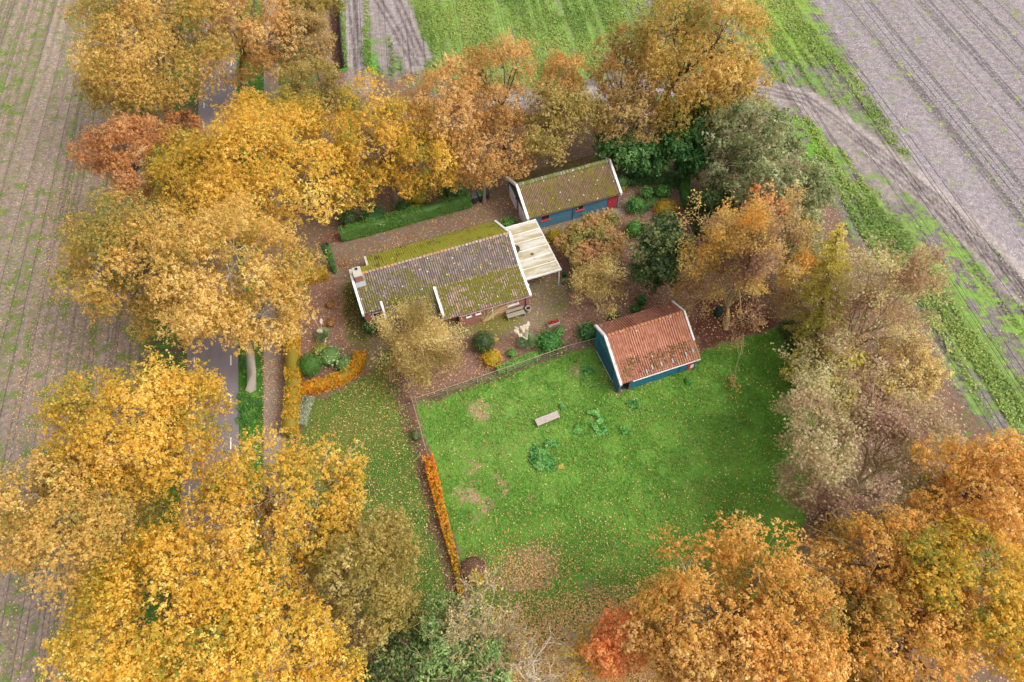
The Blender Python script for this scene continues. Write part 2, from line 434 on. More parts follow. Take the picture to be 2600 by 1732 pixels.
def ground_mat(name, ang=0.0, stripes=0.0, sfreq=1.0, tread=0.0, grain=5.0, litcol=((176, 134, 96), (150, 108, 76))):
    b = NB(name)
    o = b.obj()
    m = b.n("ShaderNodeVectorRotate", rotation_type='Z_AXIS', ins={'Vector': o, 'Angle': ang}).outputs[0]
    ca = b.attr('col').outputs['Color']; ga = b.attr('gcol').outputs['Color']
    g = b.attr('green').outputs['Fac']; l = b.attr('lit').outputs['Fac']
    fine = b.step(b.noise(o, grain * .45, 5, .8), .28, .72); mid = b.noise(o, grain * .16, 4, .65); big = b.noise(o, .12, 3, .5)
    s1 = b.noise(b.mapped(m, (.42 * sfreq, .012, 1)), 1.0, 4, .7)
    s2 = b.noise(b.mapped(m, (2.2 * sfreq, .05, 1)), 1.0, 3, .6)
    c = b.mix(fine, b.n("ShaderNodeHueSaturation", ins={'Color': ca, 'Value': .5}).outputs[0], b.n("ShaderNodeHueSaturation", ins={'Color': ca, 'Value': 1.06}).outputs[0])
    bumpv = fine
    if stripes:
        c = b.mix(b.math('MULTIPLY', b.step(s1, .35, .68), stripes), c, b.n("ShaderNodeHueSaturation", ins={'Color': c, 'Value': 1.2, 'Saturation': .85}).outputs[0])
        ln = b.math('SUBTRACT', 1.0, b.step(b.math('ABSOLUTE', b.math('SUBTRACT', b.noise(b.mapped(m, (.55 * sfreq, .004, 1)), 1.0, 2, .6), .5)), .004, .026))
        c = b.mix(b.math('MULTIPLY', ln, .75 * stripes), c, b.n("ShaderNodeHueSaturation", ins={'Color': c, 'Value': .5}).outputs[0])  # dark wheel ruts, with their shadow lines put into the soil colour
        sx = b.n("ShaderNodeSeparateXYZ", ins={0: m})
        zig = b.math('PINGPONG', sx.outputs[0], .38)
        ph = b.math('ADD', sx.outputs[1], b.math('MULTIPLY', zig, 1.0))
        tr = b.math('SINE', b.math('MULTIPLY', b.math('ADD', ph, b.math('MULTIPLY', mid, .5)), 2 * math.pi / .55))
        tm = b.math('MULTIPLY', b.step(b.noise(b.mapped(m, (.8 * sfreq, .01, 5)), 1.0, 1, .5), .46, .54), tread)
        c = b.mix(b.math('MULTIPLY', b.math('MULTIPLY', b.step(tr, .1, .9), tm), .6), c, b.n("ShaderNodeHueSaturation", ins={'Color': c, 'Value': .55}).outputs[0])
        bumpv = b.math('SUBTRACT', b.math('ADD', fine, b.math('MULTIPLY', s2, .6)), b.math('MULTIPLY', ln, 1.2))
        gsum = b.math('ADD', g, b.math('ADD', b.math('MULTIPLY', b.math('SUBTRACT', s1, .5), -1.0), b.math('ADD', b.math('MULTIPLY', b.math('SUBTRACT', fine, .5), .62), b.math('MULTIPLY', b.math('SUBTRACT', mid, .5), 2.4))))
    else:
        gsum = b.math('ADD', g, b.math('ADD', b.math('MULTIPLY', b.math('SUBTRACT', fine, .5), .9), b.math('MULTIPLY', b.math('SUBTRACT', mid, .5), 1.1)))
    gm = b.step(gsum, .40, .64)
    dry = b.step(b.noise(o, .8, 5, .75), .48, .72)
    ga = b.mix(b.math('MULTIPLY', dry, .38), ga, lin(150, 142, 78))
    gv = b.n("ShaderNodeHueSaturation", ins={'Color': ga, 'Hue': b.math('ADD', .475, b.math('MULTIPLY', mid, .05)), 'Value': b.math('ADD', .30, b.math('ADD', b.math('MULTIPLY', fine, .42), b.math('ADD', b.math('MULTIPLY', big, .22), b.math('MULTIPLY', mid, .36))))}).outputs[0]
    c = b.mix(gm, c, gv)
    # small leaf and straw litter
    v = b.n("ShaderNodeTexVoronoi", feature='F1', ins={'Vector': o, 'Scale': 4.6})
    rnd = b.n("ShaderNodeSeparateColor", ins={0: v.outputs['Color']})
    spot = b.math('MULTIPLY', b.math('LESS_THAN', v.outputs['Distance'], .30), b.math('LESS_THAN', rnd.outputs[0], l))
    lc = b.mix(rnd.outputs[1], lin(*litcol[0]), lin(*litcol[1]))
    lc = b.mix(b.math('GREATER_THAN', rnd.outputs[2], .86), lc, lin(222, 190, 140))
    c = b.mix(b.math('MULTIPLY', spot, .8), c, lc)
    return b.done(c, .95, bumpv, .09, .7, .15)

a_west = -math.atan(.1888)
p0, p1 = at(1980, 100), at(2216, 412)
a_east = math.atan2(p1[0] - p0[0], p1[1] - p0[1])
q0, q1 = at(1310, 60), at(1390, 165)
a_crop = math.atan2(p1[0] - p0[0], p1[1] - p0[1])
GM = {'woodland_floor': ground_mat('leaf_litter'), 'verge': ground_mat('verge_grass', grain=4),
      'ploughed_field_west': ground_mat('west_soil', a_west, .85, 1.0, .7, 4.5),
      'ploughed_field_east': ground_mat('east_soil', a_east, 1.0, .8, .9, 3.2),
      'crop_field': ground_mat('crop_soil', a_crop, .8, 1.1, .35, 3.2),
      'garden_bed': ground_mat('mulch', grain=7), 'mossy_yard': ground_mat('moss', grain=6),
      'lawn': ground_mat('lawn_grass', grain=6), 'paddock': ground_mat('paddock_grass', grain=6)}
ny, nx = GXX.shape
idx = np.arange(ny * nx).reshape(ny, nx)
quads = np.stack([idx[:-1, :-1], idx[:-1, 1:], idx[1:, 1:], idx[1:, :-1]], -1).reshape(-1, 4)
zf = zone[:-1, :-1].ravel()
GV = np.stack([GXX, GYY, GZ], -1).reshape(-1, 3)
for zi, zn in enumerate(ZN):
    q = quads[zf == zi]
    if not len(q): continue
    u, inv = np.unique(q, return_inverse=True)
    o = np_mesh(zn, GV[u], inv.reshape(-1, 4), GM[zn], smooth=True,
                attrs={'green': green.ravel()[u], 'lit': lit.ravel()[u]}, cols={'col': col.reshape(-1, 3)[u], 'gcol': gcol.reshape(-1, 3)[u]})
    tag(o, kind='structure')
# the land beyond the surveyed sheet
b = NB('far_soil'); far_m = b.done(b.mix(b.noise(b.obj(), .05, 4), lin(140, 126, 118), lin(118, 128, 80)), .95)
far = MB()
for x0, x1, y0, y1 in ((-600, GX0, -400, 700), (GX1, 600, -400, 700), (GX0, GX1, GY1, 700), (GX0, GX1, -400, GY0)):
    far.add([(x0, y0, 0), (x1, y0, 0), (x1, y1, 0), (x0, y1, 0)], [(0, 1, 2, 3)])
tag(far.build('ground', far_m), kind='structure')

# ------------------------------------------------------------------ lane, cycle path, driveway
def strip(name, fx, hw, y0, y1, z, mat, step=2.0):
    ys = np.arange(y0, y1 + .1, step)
    V = np.concatenate([np.stack([fx(ys) + s * hw, ys, np.full_like(ys, z)], -1) for s in (-1, 1)])
    n = len(ys); i = np.arange(n - 1)
    return tag(np_mesh(name, V, np.stack([i, i + n, i + n + 1, i + 1], -1), mat), kind='structure')

def asphalt(name, c, wet=0.0, joints=False):
    b = NB(name); o = b.obj()
    n = b.noise(o, 9, 5, .8); n2 = b.noise(b.mapped(o, (1.2, .08, 1), (0, 0, -.18)), 1, 3)
    k = b.mix(n, tuple(x * .75 for x in c), tuple(x * 1.25 for x in c))
    k = b.mix(b.math('MULTIPLY', b.step(n2, .4, .7), .35), k, tuple(x * .7 for x in c))
    if joints:
        sy = b.n("ShaderNodeSeparateXYZ", ins={0: o}).outputs[1]
        j = b.math('LESS_THAN', b.math('FRACT', b.math('MULTIPLY', sy, .22)), .012)
        k = b.mix(b.math('MULTIPLY', j, .7), k, tuple(x * .35 for x in c))
    d = b.step(b.noise(o, .35, 4, .7), .45, .6)
    v = b.n("ShaderNodeTexVoronoi", ins={'Vector': o, 'Scale': 5.0})
    rc = b.n("ShaderNodeSeparateColor", ins={0: v.outputs['Color']})
    sp = b.math('MULTIPLY', b.math('LESS_THAN', v.outputs['Distance'], .25), b.math('LESS_THAN', rc.outputs[0], b.math('ADD', .06, b.math('MULTIPLY', d, wet))))
    k = b.mix(sp, k, b.mix(rc.outputs[1], lin(168, 118, 84), lin(120, 84, 66)))
    return b.done(k, .75, n, .02, .4, .3)

strip('road', road_x, 2.45, -13.5, 125.5, .045, asphalt('road_asphalt', lin(126, 116, 118)))
strip('cycle_path', path_x, .98, -13.5, 125.5, .05, asphalt('path_concrete', lin(140, 128, 120), .5, True))
white = plain('road_paint', lin(226, 224, 222), .6, .1, 6)
mk = MB()
for side in (-1.74, 1.74):
    y = -12.0
    while y < 124:
        x0 = road_x(y) + side; x1 = road_x(y + 1.15) + side
        mk.add([(x0 - .06, y, .05), (x0 + .06, y, .05), (x1 + .06, y + 1.15, .05), (x1 - .06, y + 1.15, .05)], [(0, 1, 2, 3)])
        y += 4.4
tag(mk.build('road_marking', white), kind='structure')

b = NB('brick_paving'); o = b.obj()
br = b.n("ShaderNodeTexBrick", ins={'Vector': b.mapped(o, (1, 1, 1), (0, 0, -.295)), 'Scale': 2.4, 'Color1': (*lin(150, 128, 112), 1), 'Color2': (*lin(128, 108, 94), 1), 'Mortar': (*lin(84, 72, 60), 1), 'Mortar Size': .03, 'Bias': 0.0})
n = b.noise(o, .5, 5, .7); n2 = b.noise(o, 4, 4, .7)
k = b.mix(b.step(n, .45, .7), br.outputs['Color'], lin(112, 98, 62))
k = b.mix(b.math('MULTIPLY', b.step(b.noise(o, .8, 4, .75), .5, .66), .75), k, lin(130, 88, 68))
k = b.mix(b.math('MULTIPLY', n2, .5), k, lin(98, 82, 68))
pave_m = b.done(k, .9, br.outputs['Fac'], -.01, .3, .2)

def sheet(name, pts, z, mat, fine=.35, jag=.12, seed=5):
    """a flat sheet with a softly uneven outline"""
    poly = D(*pts)
    P = []
    rng = np.random.default_rng(seed)
    for i in range(len(poly)):
        a = np.array(poly[i]); c = np.array(poly[(i + 1) % len(poly)])
        k = max(1, int(np.linalg.norm(c - a) / fine))
        for j in range(k): P.append(a + (c - a) * j / k + (rng.normal(size=2) * jag if j else 0))
    m = MB(); m.add([(p[0], p[1], z) for p in P], [tuple(range(len(P)))])
    o = m.build(name, mat)
    return tag(o, kind='structure')

sheet('driveway', [(690, 600), (740, 575), (800, 556), (900, 530), (1080, 480), (1110, 452), (1170, 425), (1195, 500), (1235, 535), (1180, 560), (1000, 620), (850, 640), (790, 640), (720, 645), (690, 650)], .06, pave_m)
b = NB('slab_paving'); o = b.obj()
br = b.n("ShaderNodeTexBrick", ins={'Vector': b.mapped(o, (1, 1, 1), (0, 0, -.295)), 'Scale': 1.6, 'Color1': (*lin(150, 134, 118), 1), 'Color2': (*lin(132, 116, 100), 1), 'Mortar': (*lin(96, 82, 68), 1), 'Mortar Size': .02})
k = b.mix(b.math('MULTIPLY', b.noise(o, 2.5, 5, .7), .7), br.outputs['Color'], lin(116, 98, 82))
slab_m = b.done(k, .9)
sheet('garden_path', [(1215, 535), (1300, 512), (1425, 478), (1432, 455), (1446, 452), (1456, 480), (1440, 492), (1420, 500), (1300, 538), (1250, 556)], .062, slab_m, .4, .05, 6)

# ------------------------------------------------------------------ building materials
def roof_mat(name, base, base2, moss, moss_amt, lichen=0.0, per=.22, moss2=None, streak=.3, up=None):
    """tiles in the building's own axes: x along the ridge, y down the slope"""
    b = NB(name); o = b.obj()
    s = b.n("ShaderNodeSeparateXYZ", ins={0: o})
    cell = b.n("ShaderNodeTexWhiteNoise", noise_dimensions='2D')
    cv = b.n("ShaderNodeCombineXYZ", ins={0: b.math('FLOOR', b.math('DIVIDE', s.outputs[0], per)), 1: b.math('FLOOR', b.math('DIVIDE', s.outputs[1], .29))})
    b.set(cell, 'Vector', cv.outputs[0])
    c = b.mix(cell.outputs['Value'], base, base2)
    st = b.noise(b.mapped(o, (3.5, .5, .5)), 1.0, 4, .7)
    c = b.mix(b.math('MULTIPLY', b.step(st, .5, .75), streak), c, tuple(min(1, x * 1.4) for x in base2))
    fine = b.noise(o, 9, 4, .75); mid = b.noise(o, 2.2, 5, .7); big = b.noise(o, .5, 3, .5)
    c = b.mix(b.math('MULTIPLY', b.step(fine, .5, .8), .5), c, tuple(x * .55 for x in base))
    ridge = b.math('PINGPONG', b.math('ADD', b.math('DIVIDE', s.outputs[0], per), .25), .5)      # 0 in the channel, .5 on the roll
    c = b.mix(b.math('MULTIPLY', b.math('SUBTRACT', 1.0, b.step(ridge, .0, .32)), .85), c, tuple(x * .22 for x in base))      # channel shade painted into the colour so the tile stripes show
    mv = b.math('ADD', b.math('MULTIPLY', fine, .45), b.math('ADD', b.math('MULTIPLY', mid, .35), b.math('MULTIPLY', big, .3)))
    mv = b.math('ADD', mv, b.math('ADD', b.math('MULTIPLY', ridge, .10), b.math('MULTIPLY', b.math('SUBTRACT', st, .5), .55)))
    if up is not None:      # more moss lower down the slope
        mv = b.math('ADD', mv, b.math('MULTIPLY', b.step(b.math('ABSOLUTE', s.outputs[1]), up[0], up[1]), up[2]))
    mm = b.step(mv, .78 - moss_amt, .86 - moss_amt)
    mc = b.mix(mid, moss, moss2 or tuple(x * .6 for x in moss))
    c = b.mix(mm, c, mc)
    if lichen:
        lv = b.n("ShaderNodeTexVoronoi", ins={'Vector': o, 'Scale': 3.0})
        rc = b.n("ShaderNodeSeparateColor", ins={0: lv.outputs['Color']})
        lm = b.math('MULTIPLY', b.math('LESS_THAN', lv.outputs['Distance'], .27), b.math('LESS_THAN', rc.outputs[0], lichen))
        c = b.mix(b.math('MULTIPLY', lm, .85), c, lin(196, 144, 52))
        lm = b.math('MULTIPLY', b.math('LESS_THAN', lv.outputs['Distance'], .22), b.math('GREATER_THAN', rc.outputs[0], 1 - lichen * .6))
        c = b.mix(lm, c, lin(205, 200, 198))
    return b.done(c, .9, b.math('ADD', fine, mm), .03, .5, .2)

def brick_mat(name, c1, c2, mortar, rows=.065, wx=.22, fade=None):
    b = NB(name); o = b.obj()
    s = b.n("ShaderNodeSeparateXYZ", ins={0: o})
    v = b.n("ShaderNodeCombineXYZ", ins={0: b.math('ADD', s.outputs[0], s.outputs[1]), 1: s.outputs[2], 2: 0.0})
    br = b.n("ShaderNodeTexBrick", ins={'Vector': v.outputs[0], 'Scale': 1.0, 'Brick Width': wx, 'Row Height': rows, 'Mortar Size': .007, 'Color1': (*c1, 1), 'Color2': (*c2, 1), 'Mortar': (*mortar, 1)})
    n = b.noise(o, 1.3, 5, .7)
    c = b.mix(b.math('MULTIPLY', n, .4), br.outputs['Color'], tuple(x * .6 for x in c1))
    if fade: c = b.mix(b.math('MULTIPLY', b.step(b.noise(o, .8, 4, .7), .5, .7), .7), c, fade)
    return b.done(c, .85, br.outputs['Fac'], -.006, .5, .25)

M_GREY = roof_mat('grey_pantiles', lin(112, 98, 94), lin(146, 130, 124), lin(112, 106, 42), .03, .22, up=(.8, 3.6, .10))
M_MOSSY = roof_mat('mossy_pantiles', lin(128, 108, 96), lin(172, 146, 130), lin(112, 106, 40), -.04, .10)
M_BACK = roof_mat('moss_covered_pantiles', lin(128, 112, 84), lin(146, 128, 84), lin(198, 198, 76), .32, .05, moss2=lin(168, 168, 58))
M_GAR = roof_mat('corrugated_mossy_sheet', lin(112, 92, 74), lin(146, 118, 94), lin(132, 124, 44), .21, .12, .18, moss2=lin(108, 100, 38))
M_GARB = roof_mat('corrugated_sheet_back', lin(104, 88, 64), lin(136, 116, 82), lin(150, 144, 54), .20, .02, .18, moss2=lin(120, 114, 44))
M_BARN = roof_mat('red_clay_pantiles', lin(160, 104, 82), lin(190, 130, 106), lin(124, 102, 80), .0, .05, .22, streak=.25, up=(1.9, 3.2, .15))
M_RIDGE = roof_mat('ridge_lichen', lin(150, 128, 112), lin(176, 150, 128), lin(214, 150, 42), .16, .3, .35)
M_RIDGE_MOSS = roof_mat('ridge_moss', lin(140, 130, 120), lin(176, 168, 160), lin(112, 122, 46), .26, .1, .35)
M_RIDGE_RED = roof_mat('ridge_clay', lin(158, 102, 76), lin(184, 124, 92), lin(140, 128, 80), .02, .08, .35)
M_BRICK = brick_mat('red_brick', lin(168, 104, 90), lin(150, 90, 78), lin(160, 138, 126), fade=lin(146, 112, 100))
M_BLUE = brick_mat('blue_painted_brick', lin(86, 134, 152), lin(74, 122, 144), lin(60, 100, 122), fade=lin(66, 108, 130))
M_BLUE2 = brick_mat('deep_blue_painted_brick', lin(46, 120, 144), lin(38, 108, 134), lin(32, 92, 116), fade=lin(56, 110, 128))
M_WHITE = plain('white_board', lin(230, 228, 226), .55, .08, 2, dirt=lin(196, 192, 180))
M_OLDWHITE = plain('weathered_white_board', lin(206, 202, 200), .7, .15, 3, dirt=lin(128, 118, 104))
M_DKBOARD = plain('dark_boarding', lin(66, 72, 78), .7, .2, 2)
M_RED = plain('red_paint', lin(176, 56, 66), .55, .1, 2)
M_REDF = plain('red_frame_paint', lin(186, 72, 80), .55, .1, 2)
M_GLASS = NB('window_glass'); M_GLASS = M_GLASS.done(lin(40, 46, 52), .08, spec=.6)
M_GREYM = plain('grey_metal', lin(150, 152, 154), .45, .1, 3)
M_DARK = plain('dark_plastic', lin(52, 54, 58), .5, .15, 3)
M_WOOD = plain('weathered_wood', lin(172, 158, 150), .85, .22, 5, dirt=lin(120, 104, 94))
M_OLDWOOD = plain('grey_wood', lin(150, 142, 126), .9, .2, 5, dirt=lin(104, 98, 78))
M_CONC = plain('pale_concrete', lin(178, 172, 160), .9, .12, 3)
M_BARK = plain('bark', lin(126, 112, 96), .95, .3, 5, dirt=lin(88, 80, 66))
M_BARKD = plain('dark_bark', lin(92, 78, 66), .95, .3, 5)
M_BARKP = plain('pale_bark', lin(190, 176, 156), .9, .2, 5)
M_TWIG = plain('twig_bark', lin(200, 174, 122), .9, .2, 3)
M_RUST = plain('gate_paint', lin(158, 62, 60), .6, .2, 4)

def wave_roof(name, parent, mat, u0, u1, prof, sgn, per=.22, amp=.035, course=.29, sag=0.0, cstep=.022, seed=1):
    """tiled slope in building axes; prof [(v, z), ...] from ridge to eave; sgn -1 = front (towards -y), +1 = back"""
    prof = np.array(prof, float)
    seg = np.r_[0, np.cumsum(np.hypot(*np.diff(prof, axis=0).T))]
    L = seg[-1]
    t = []
    k = 0
    while k * course < L:
        t += [k * course, min(L, (k + 1) * course) - .004]; k += 1
    t = np.array(sorted(set(np.round(t, 4))))
    v = np.interp(t, seg, prof[:, 0]); z = np.interp(t, seg, prof[:, 1])
    lift = ((t / course) % 1.0) * cstep
    n = max(8, int((u1 - u0) / per * 6)); us = np.linspace(u0, u1, n + 1)
    ph = us / per * 2 * np.pi
    wv = amp * (np.sin(ph) + .35 * np.sin(2 * ph + .7))
    U, T = np.meshgrid(us, np.arange(len(t)))
    rng = np.random.default_rng(seed)
    jit = np.repeat(rng.normal(size=(len(t), int(np.ceil((n + 1) / 6)))) * .006, 6, axis=1)[:, :n + 1]
    Z = z[:, None] + wv[None] + lift[:, None] + jit - sag * np.sin(np.pi * (U - u0) / (u1 - u0)) * np.sin(np.pi * np.clip(t / L, 0, 1))[:, None]
    V = np.stack([U, sgn * np.repeat(v[:, None], n + 1, 1), Z], -1).reshape(-1, 3)
    ii = np.arange(len(t) * (n + 1)).reshape(len(t), n + 1)
    F = np.stack([ii[:-1, :-1], ii[:-1, 1:], ii[1:, 1:], ii[1:, :-1]], -1).reshape(-1, 4)
    if sgn < 0: F = F[:, ::-1]
    # underside, so that the slope has thickness
    top = len(V); B = []
    Fb = []
    for (va, za), (vb, zb) in zip(prof[:-1], prof[1:]):
        o = top + len(B)
        B += [(u0, sgn * va, za - .10), (u1, sgn * va, za - .10), (u1, sgn * vb, zb - .10), (u0, sgn * vb, zb - .10)]
        Fb.append((o, o + 1, o + 2, o + 3))
    vb, zb = prof[-1]; o = top + len(B)
    B += [(u0, sgn * vb, zb - .10), (u1, sgn * vb, zb - .10), (u1, sgn * (vb + .004), zb + .02), (u0, sgn * (vb + .004), zb + .02)]
    Fb.append((o, o + 1, o + 2, o + 3))
    return np_mesh(name, np.r_[V, np.array(B)], np.r_[F, np.array(Fb)], mat, parent)

def verge(name, parent, mat, u0, u1, prof, up=.10, down=.22):
    """barge board following prof [(y, z), ...]"""
    m = MB()
    pr = [Vector((0, p[0], p[1])) for p in prof]
    for i, (a, c) in enumerate(zip(pr[:-1], pr[1:])):
        m.hexa([(u0, a.y, a.z - down), (u1, a.y, a.z - down), (u1, c.y, c.z - down), (u0, c.y, c.z - down),
                (u0, a.y, a.z + up), (u1, a.y, a.z + up), (u1, c.y, c.z + up), (u0, c.y, c.z + up)])
    return m.build(name, mat, parent)

def ridge(parent, mat, u0, u1, z, r=.13, step=.36, y=0.0):
    m = MB(); u = u0; k = 0
    rng = random.Random(4)
    while u < u1 - .05:
        e = min(u + step, u1)
        rr = r * rng.uniform(.94, 1.06)
        pr = [(y + rr * 1.15 * math.cos(a), z + rr * math.sin(a) - .03) for a in [math.pi * i / 8 for i in range(9)]]
        pr2 = [(p[0] * 1, p[1] + .012) for p in pr]
        n = 9
        m.add([(u, *p) for p in pr2] + [(e + .02, *p) for p in pr], [(i, i + 1, n + i + 1, n + i) for i in range(n - 1)] + [tuple(range(n)), tuple(range(2 * n - 1, n - 1, -1))])
        u = e; k += 1
    return m.build('ridge', mat, parent, smooth=False)

def window(parent, x0, x1, yf, z0, z1, frame_m, name='window', bars=(), fw=.07, sill=True, axis='y', sgn=-1, hbars=()):
    """frame standing proud of the wall face at yf, with a pane (and sill) of its own"""
    def bx(m, a0, a1, d0, d1, c0, c1):
        lo, hi = sorted((yf + sgn * d0, yf + sgn * d1))
        if axis == 'y': m.box(a0, a1, lo, hi, c0, c1)
        else: m.box(lo, hi, a0, a1, c0, c1)
    f = MB()
    bx(f, x0, x1, -.02, .05, z1 - fw, z1); bx(f, x0, x1, -.02, .05, z0, z0 + fw)
    bx(f, x0, x0 + fw, -.02, .048, z0 + fw, z1 - fw); bx(f, x1 - fw, x1, -.02, .048, z0 + fw, z1 - fw)
    for t in bars: bx(f, x0 + (x1 - x0) * t - .025, x0 + (x1 - x0) * t + .025, -.02, .042, z0 + fw, z1 - fw)
    for t in hbars: bx(f, x0 + fw, x1 - fw, -.02, .04, z0 + (z1 - z0) * t - .03, z0 + (z1 - z0) * t + .03)
    fo = f.build(name, frame_m, parent)
    p = MB(); bx(p, x0 + fw * .9, x1 - fw * .9, -.015, .012, z0 + fw * .9, z1 - fw * .9)
    p.build('pane', M_GLASS, fo)
    if sill:
        s = MB(); bx(s, x0 - .06, x1 + .06, -.02, .13, z0 - .09, z0 - .002)
        s.build('sill', frame_m, fo)
    return fo

# ------------------------------------------------------------------ farmhouse  (local x along the ridge, -y is the garden front)
HOUSE_A = .293
house = thing('farmhouse', 'long brick farmhouse with grey mossy pantile roof and white barge boards', 'house', (-14.70, 42.34, 0), HOUSE_A)
ZR = 5.0
mz = lambda v: ZR - .68 * v           # main front slope
bz = lambda v: ZR - .63 * v           # back slope
wl = MB()
wl.prism([(1.72, 0), (1.72, bz(1.8) - .12), (0, ZR - .16), (-2.85, mz(2.85) - .16), (-2.85, 0)], 'x', .12, 1.70)         # narrow front part
wl.prism([(4.78, 0), (4.78, bz(4.78) - .12), (0, ZR - .15), (-4.5, mz(4.5) - .15), (-4.5, 0)], 'x', 1.71, 8.55)           # middle
wl.prism([(4.78, 0), (4.78, bz(4.78) - .12), (0, ZR - .15), (-2.65, mz(2.65) - .14), (-5.6, 2.12), (-5.6, 0)], 'x', 8.56, 15.6)
wl.build('wall', M_BRICK, house)
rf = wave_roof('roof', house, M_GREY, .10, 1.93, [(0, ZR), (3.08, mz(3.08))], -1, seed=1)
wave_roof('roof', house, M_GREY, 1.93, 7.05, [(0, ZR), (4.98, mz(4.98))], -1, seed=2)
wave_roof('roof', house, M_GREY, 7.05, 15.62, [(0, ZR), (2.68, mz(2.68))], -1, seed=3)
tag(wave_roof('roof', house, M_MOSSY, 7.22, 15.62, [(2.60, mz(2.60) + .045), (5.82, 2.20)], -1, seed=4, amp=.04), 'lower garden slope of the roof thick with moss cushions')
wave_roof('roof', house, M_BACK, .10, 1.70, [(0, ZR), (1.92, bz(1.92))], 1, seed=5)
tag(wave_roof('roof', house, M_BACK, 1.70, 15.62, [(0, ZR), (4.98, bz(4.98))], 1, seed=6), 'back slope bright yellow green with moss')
ridge(house, M_RIDGE, .95, 15.6, ZR + .03)
verge('barge_board', house, M_WHITE, -.06, .16, [(1.95, bz(1.95)), (0, ZR), (-3.12, mz(3.12))], .12, .2)
verge('barge_board', house, M_WHITE, 15.56, 15.80, [(5.02, bz(5.02)), (0, ZR), (-2.65, mz(2.65)), (-5.88, 2.16)], .13, .2)
verge('barge_board', house, M_WHITE, 1.86, 2.06, [(-2.55, mz(2.55)), (-5.02, mz(5.02))], .16, .25)
verge('barge_board', house, M_WHITE, 7.02, 7.24, [(-2.60, mz(2.60) + .05), (-5.45, 2.30)], .14, .62)
verge('barge_board', house, M_WHITE, 1.64, 1.84, [(1.90, bz(1.90)), (5.0, bz(5.0))], .05, .2)
gt = MB(); gt.tube([(8.5, -5.90, 2.08), (15.7, -5.90, 2.05)], .06); gt.build('gutter', plain('old_gutter', lin(150, 122, 108), .6), house)
gt = MB(); gt.tube([(1.9, 5.06, 1.80), (15.6, 5.06, 1.80)], .06); gt.build('gutter', M_BARKD, house)
for u, mm, z1 in ((11.85, M_WHITE, 2.06), (15.25, M_DARK, 2.02)):
    dpm = MB(); dpm.tube([(u, -5.88, z1), (u, -5.68, z1 - .25), (u, -5.66, .05)], .045); dpm.build('downpipe', mm, house)
window(house, 9.25, 9.72, -5.6, 1.36, 1.74, M_WHITE, fw=.06); window(house, 10.18, 10.66, -5.6, 1.36, 1.74, M_WHITE, fw=.06)
window(house, 13.42, 14.5, -5.6, 1.22, 1.86, M_WHITE, bars=(.5,))
window(house, .86, 1.62, -2.85, .95, 2.42, M_WHITE, hbars=(.6,))
M_SILLB = plain('dark_brick', lin(104, 58, 56), .8)
for a, e in ((9.2, 9.78), (10.13, 10.72), (13.36, 14.56)):
    sl = MB(); x = a; z1 = 1.125 if a > 13 else 1.265
    sl.box(a, e, -5.63, -5.59, z1 - .09, z1 - .02)
    while x < e - .05: sl.box(x, x + .07, -5.66, -5.592, z1 - .105, z1); x += .1
    sl.build('brick_sill', M_SILLB, house)
for y0, y1 in ((-1.9, -1.0), (.25, 1.15)):
    window(house, y0, y1, .12, .95, 2.35, M_WHITE, axis='x', sgn=-1, bars=(.5,))
    for s0 in (y0 - .5, y1 + .06):
        sh = MB(); sh.box(.05, .11, s0, s0 + .44, .92, 2.38)
        so = sh.build('shutter', M_RED, house)
        cr = MB(); cr.hexa([(.03, s0 + .02, .95), (.03, s0 + .42, 1.6), (.03, s0 + .42, 1.7), (.03, s0 + .02, 1.05), (.05, s0 + .02, .95), (.05, s0 + .42, 1.6), (.05, s0 + .42, 1.7), (.05, s0 + .02, 1.05)])
        cr.build('shutter_stripe', M_WHITE, so)
ch = MB(); ch.box(.30, 1.02, -.62, .12, 4.3, 5.42); cho = ch.build('chimney', M_BRICK, house)
cp = MB(); cp.box(.26, 1.06, -.66, .52, 5.42, 5.52); cp.box(.34, 1.0, .12, .48, 4.3, 5.42); cp.build('chimney_cap', M_CONC, cho)
cf = MB(); cf.lathe([(.11, 0), (.12, .14), (.09, .14), (.08, 0)], (.66, .2, 5.52), 12); cf.build('flue', M_DARK, cho)
fl = MB(); fl.hexa([(.2, -.62, 4.60), (1.12, -.62, 4.60), (1.12, -1.02, 4.36), (.2, -1.02, 4.36), (.2, -.62, 4.66), (1.12, -.62, 4.66), (1.12, -1.02, 4.42), (.2, -1.02, 4.42)])
fl.box(1.02, 1.12, -.62, .1, 4.6, 5.08); fl.build('flashing', M_GREYM, cho)
# porch recess under the mossy slope, dark boarded door
dr = MB(); dr.box(8.48, 8.56, -5.35, -4.55, 0.02, 1.95); dr.build('door', M_DKBOARD, house)
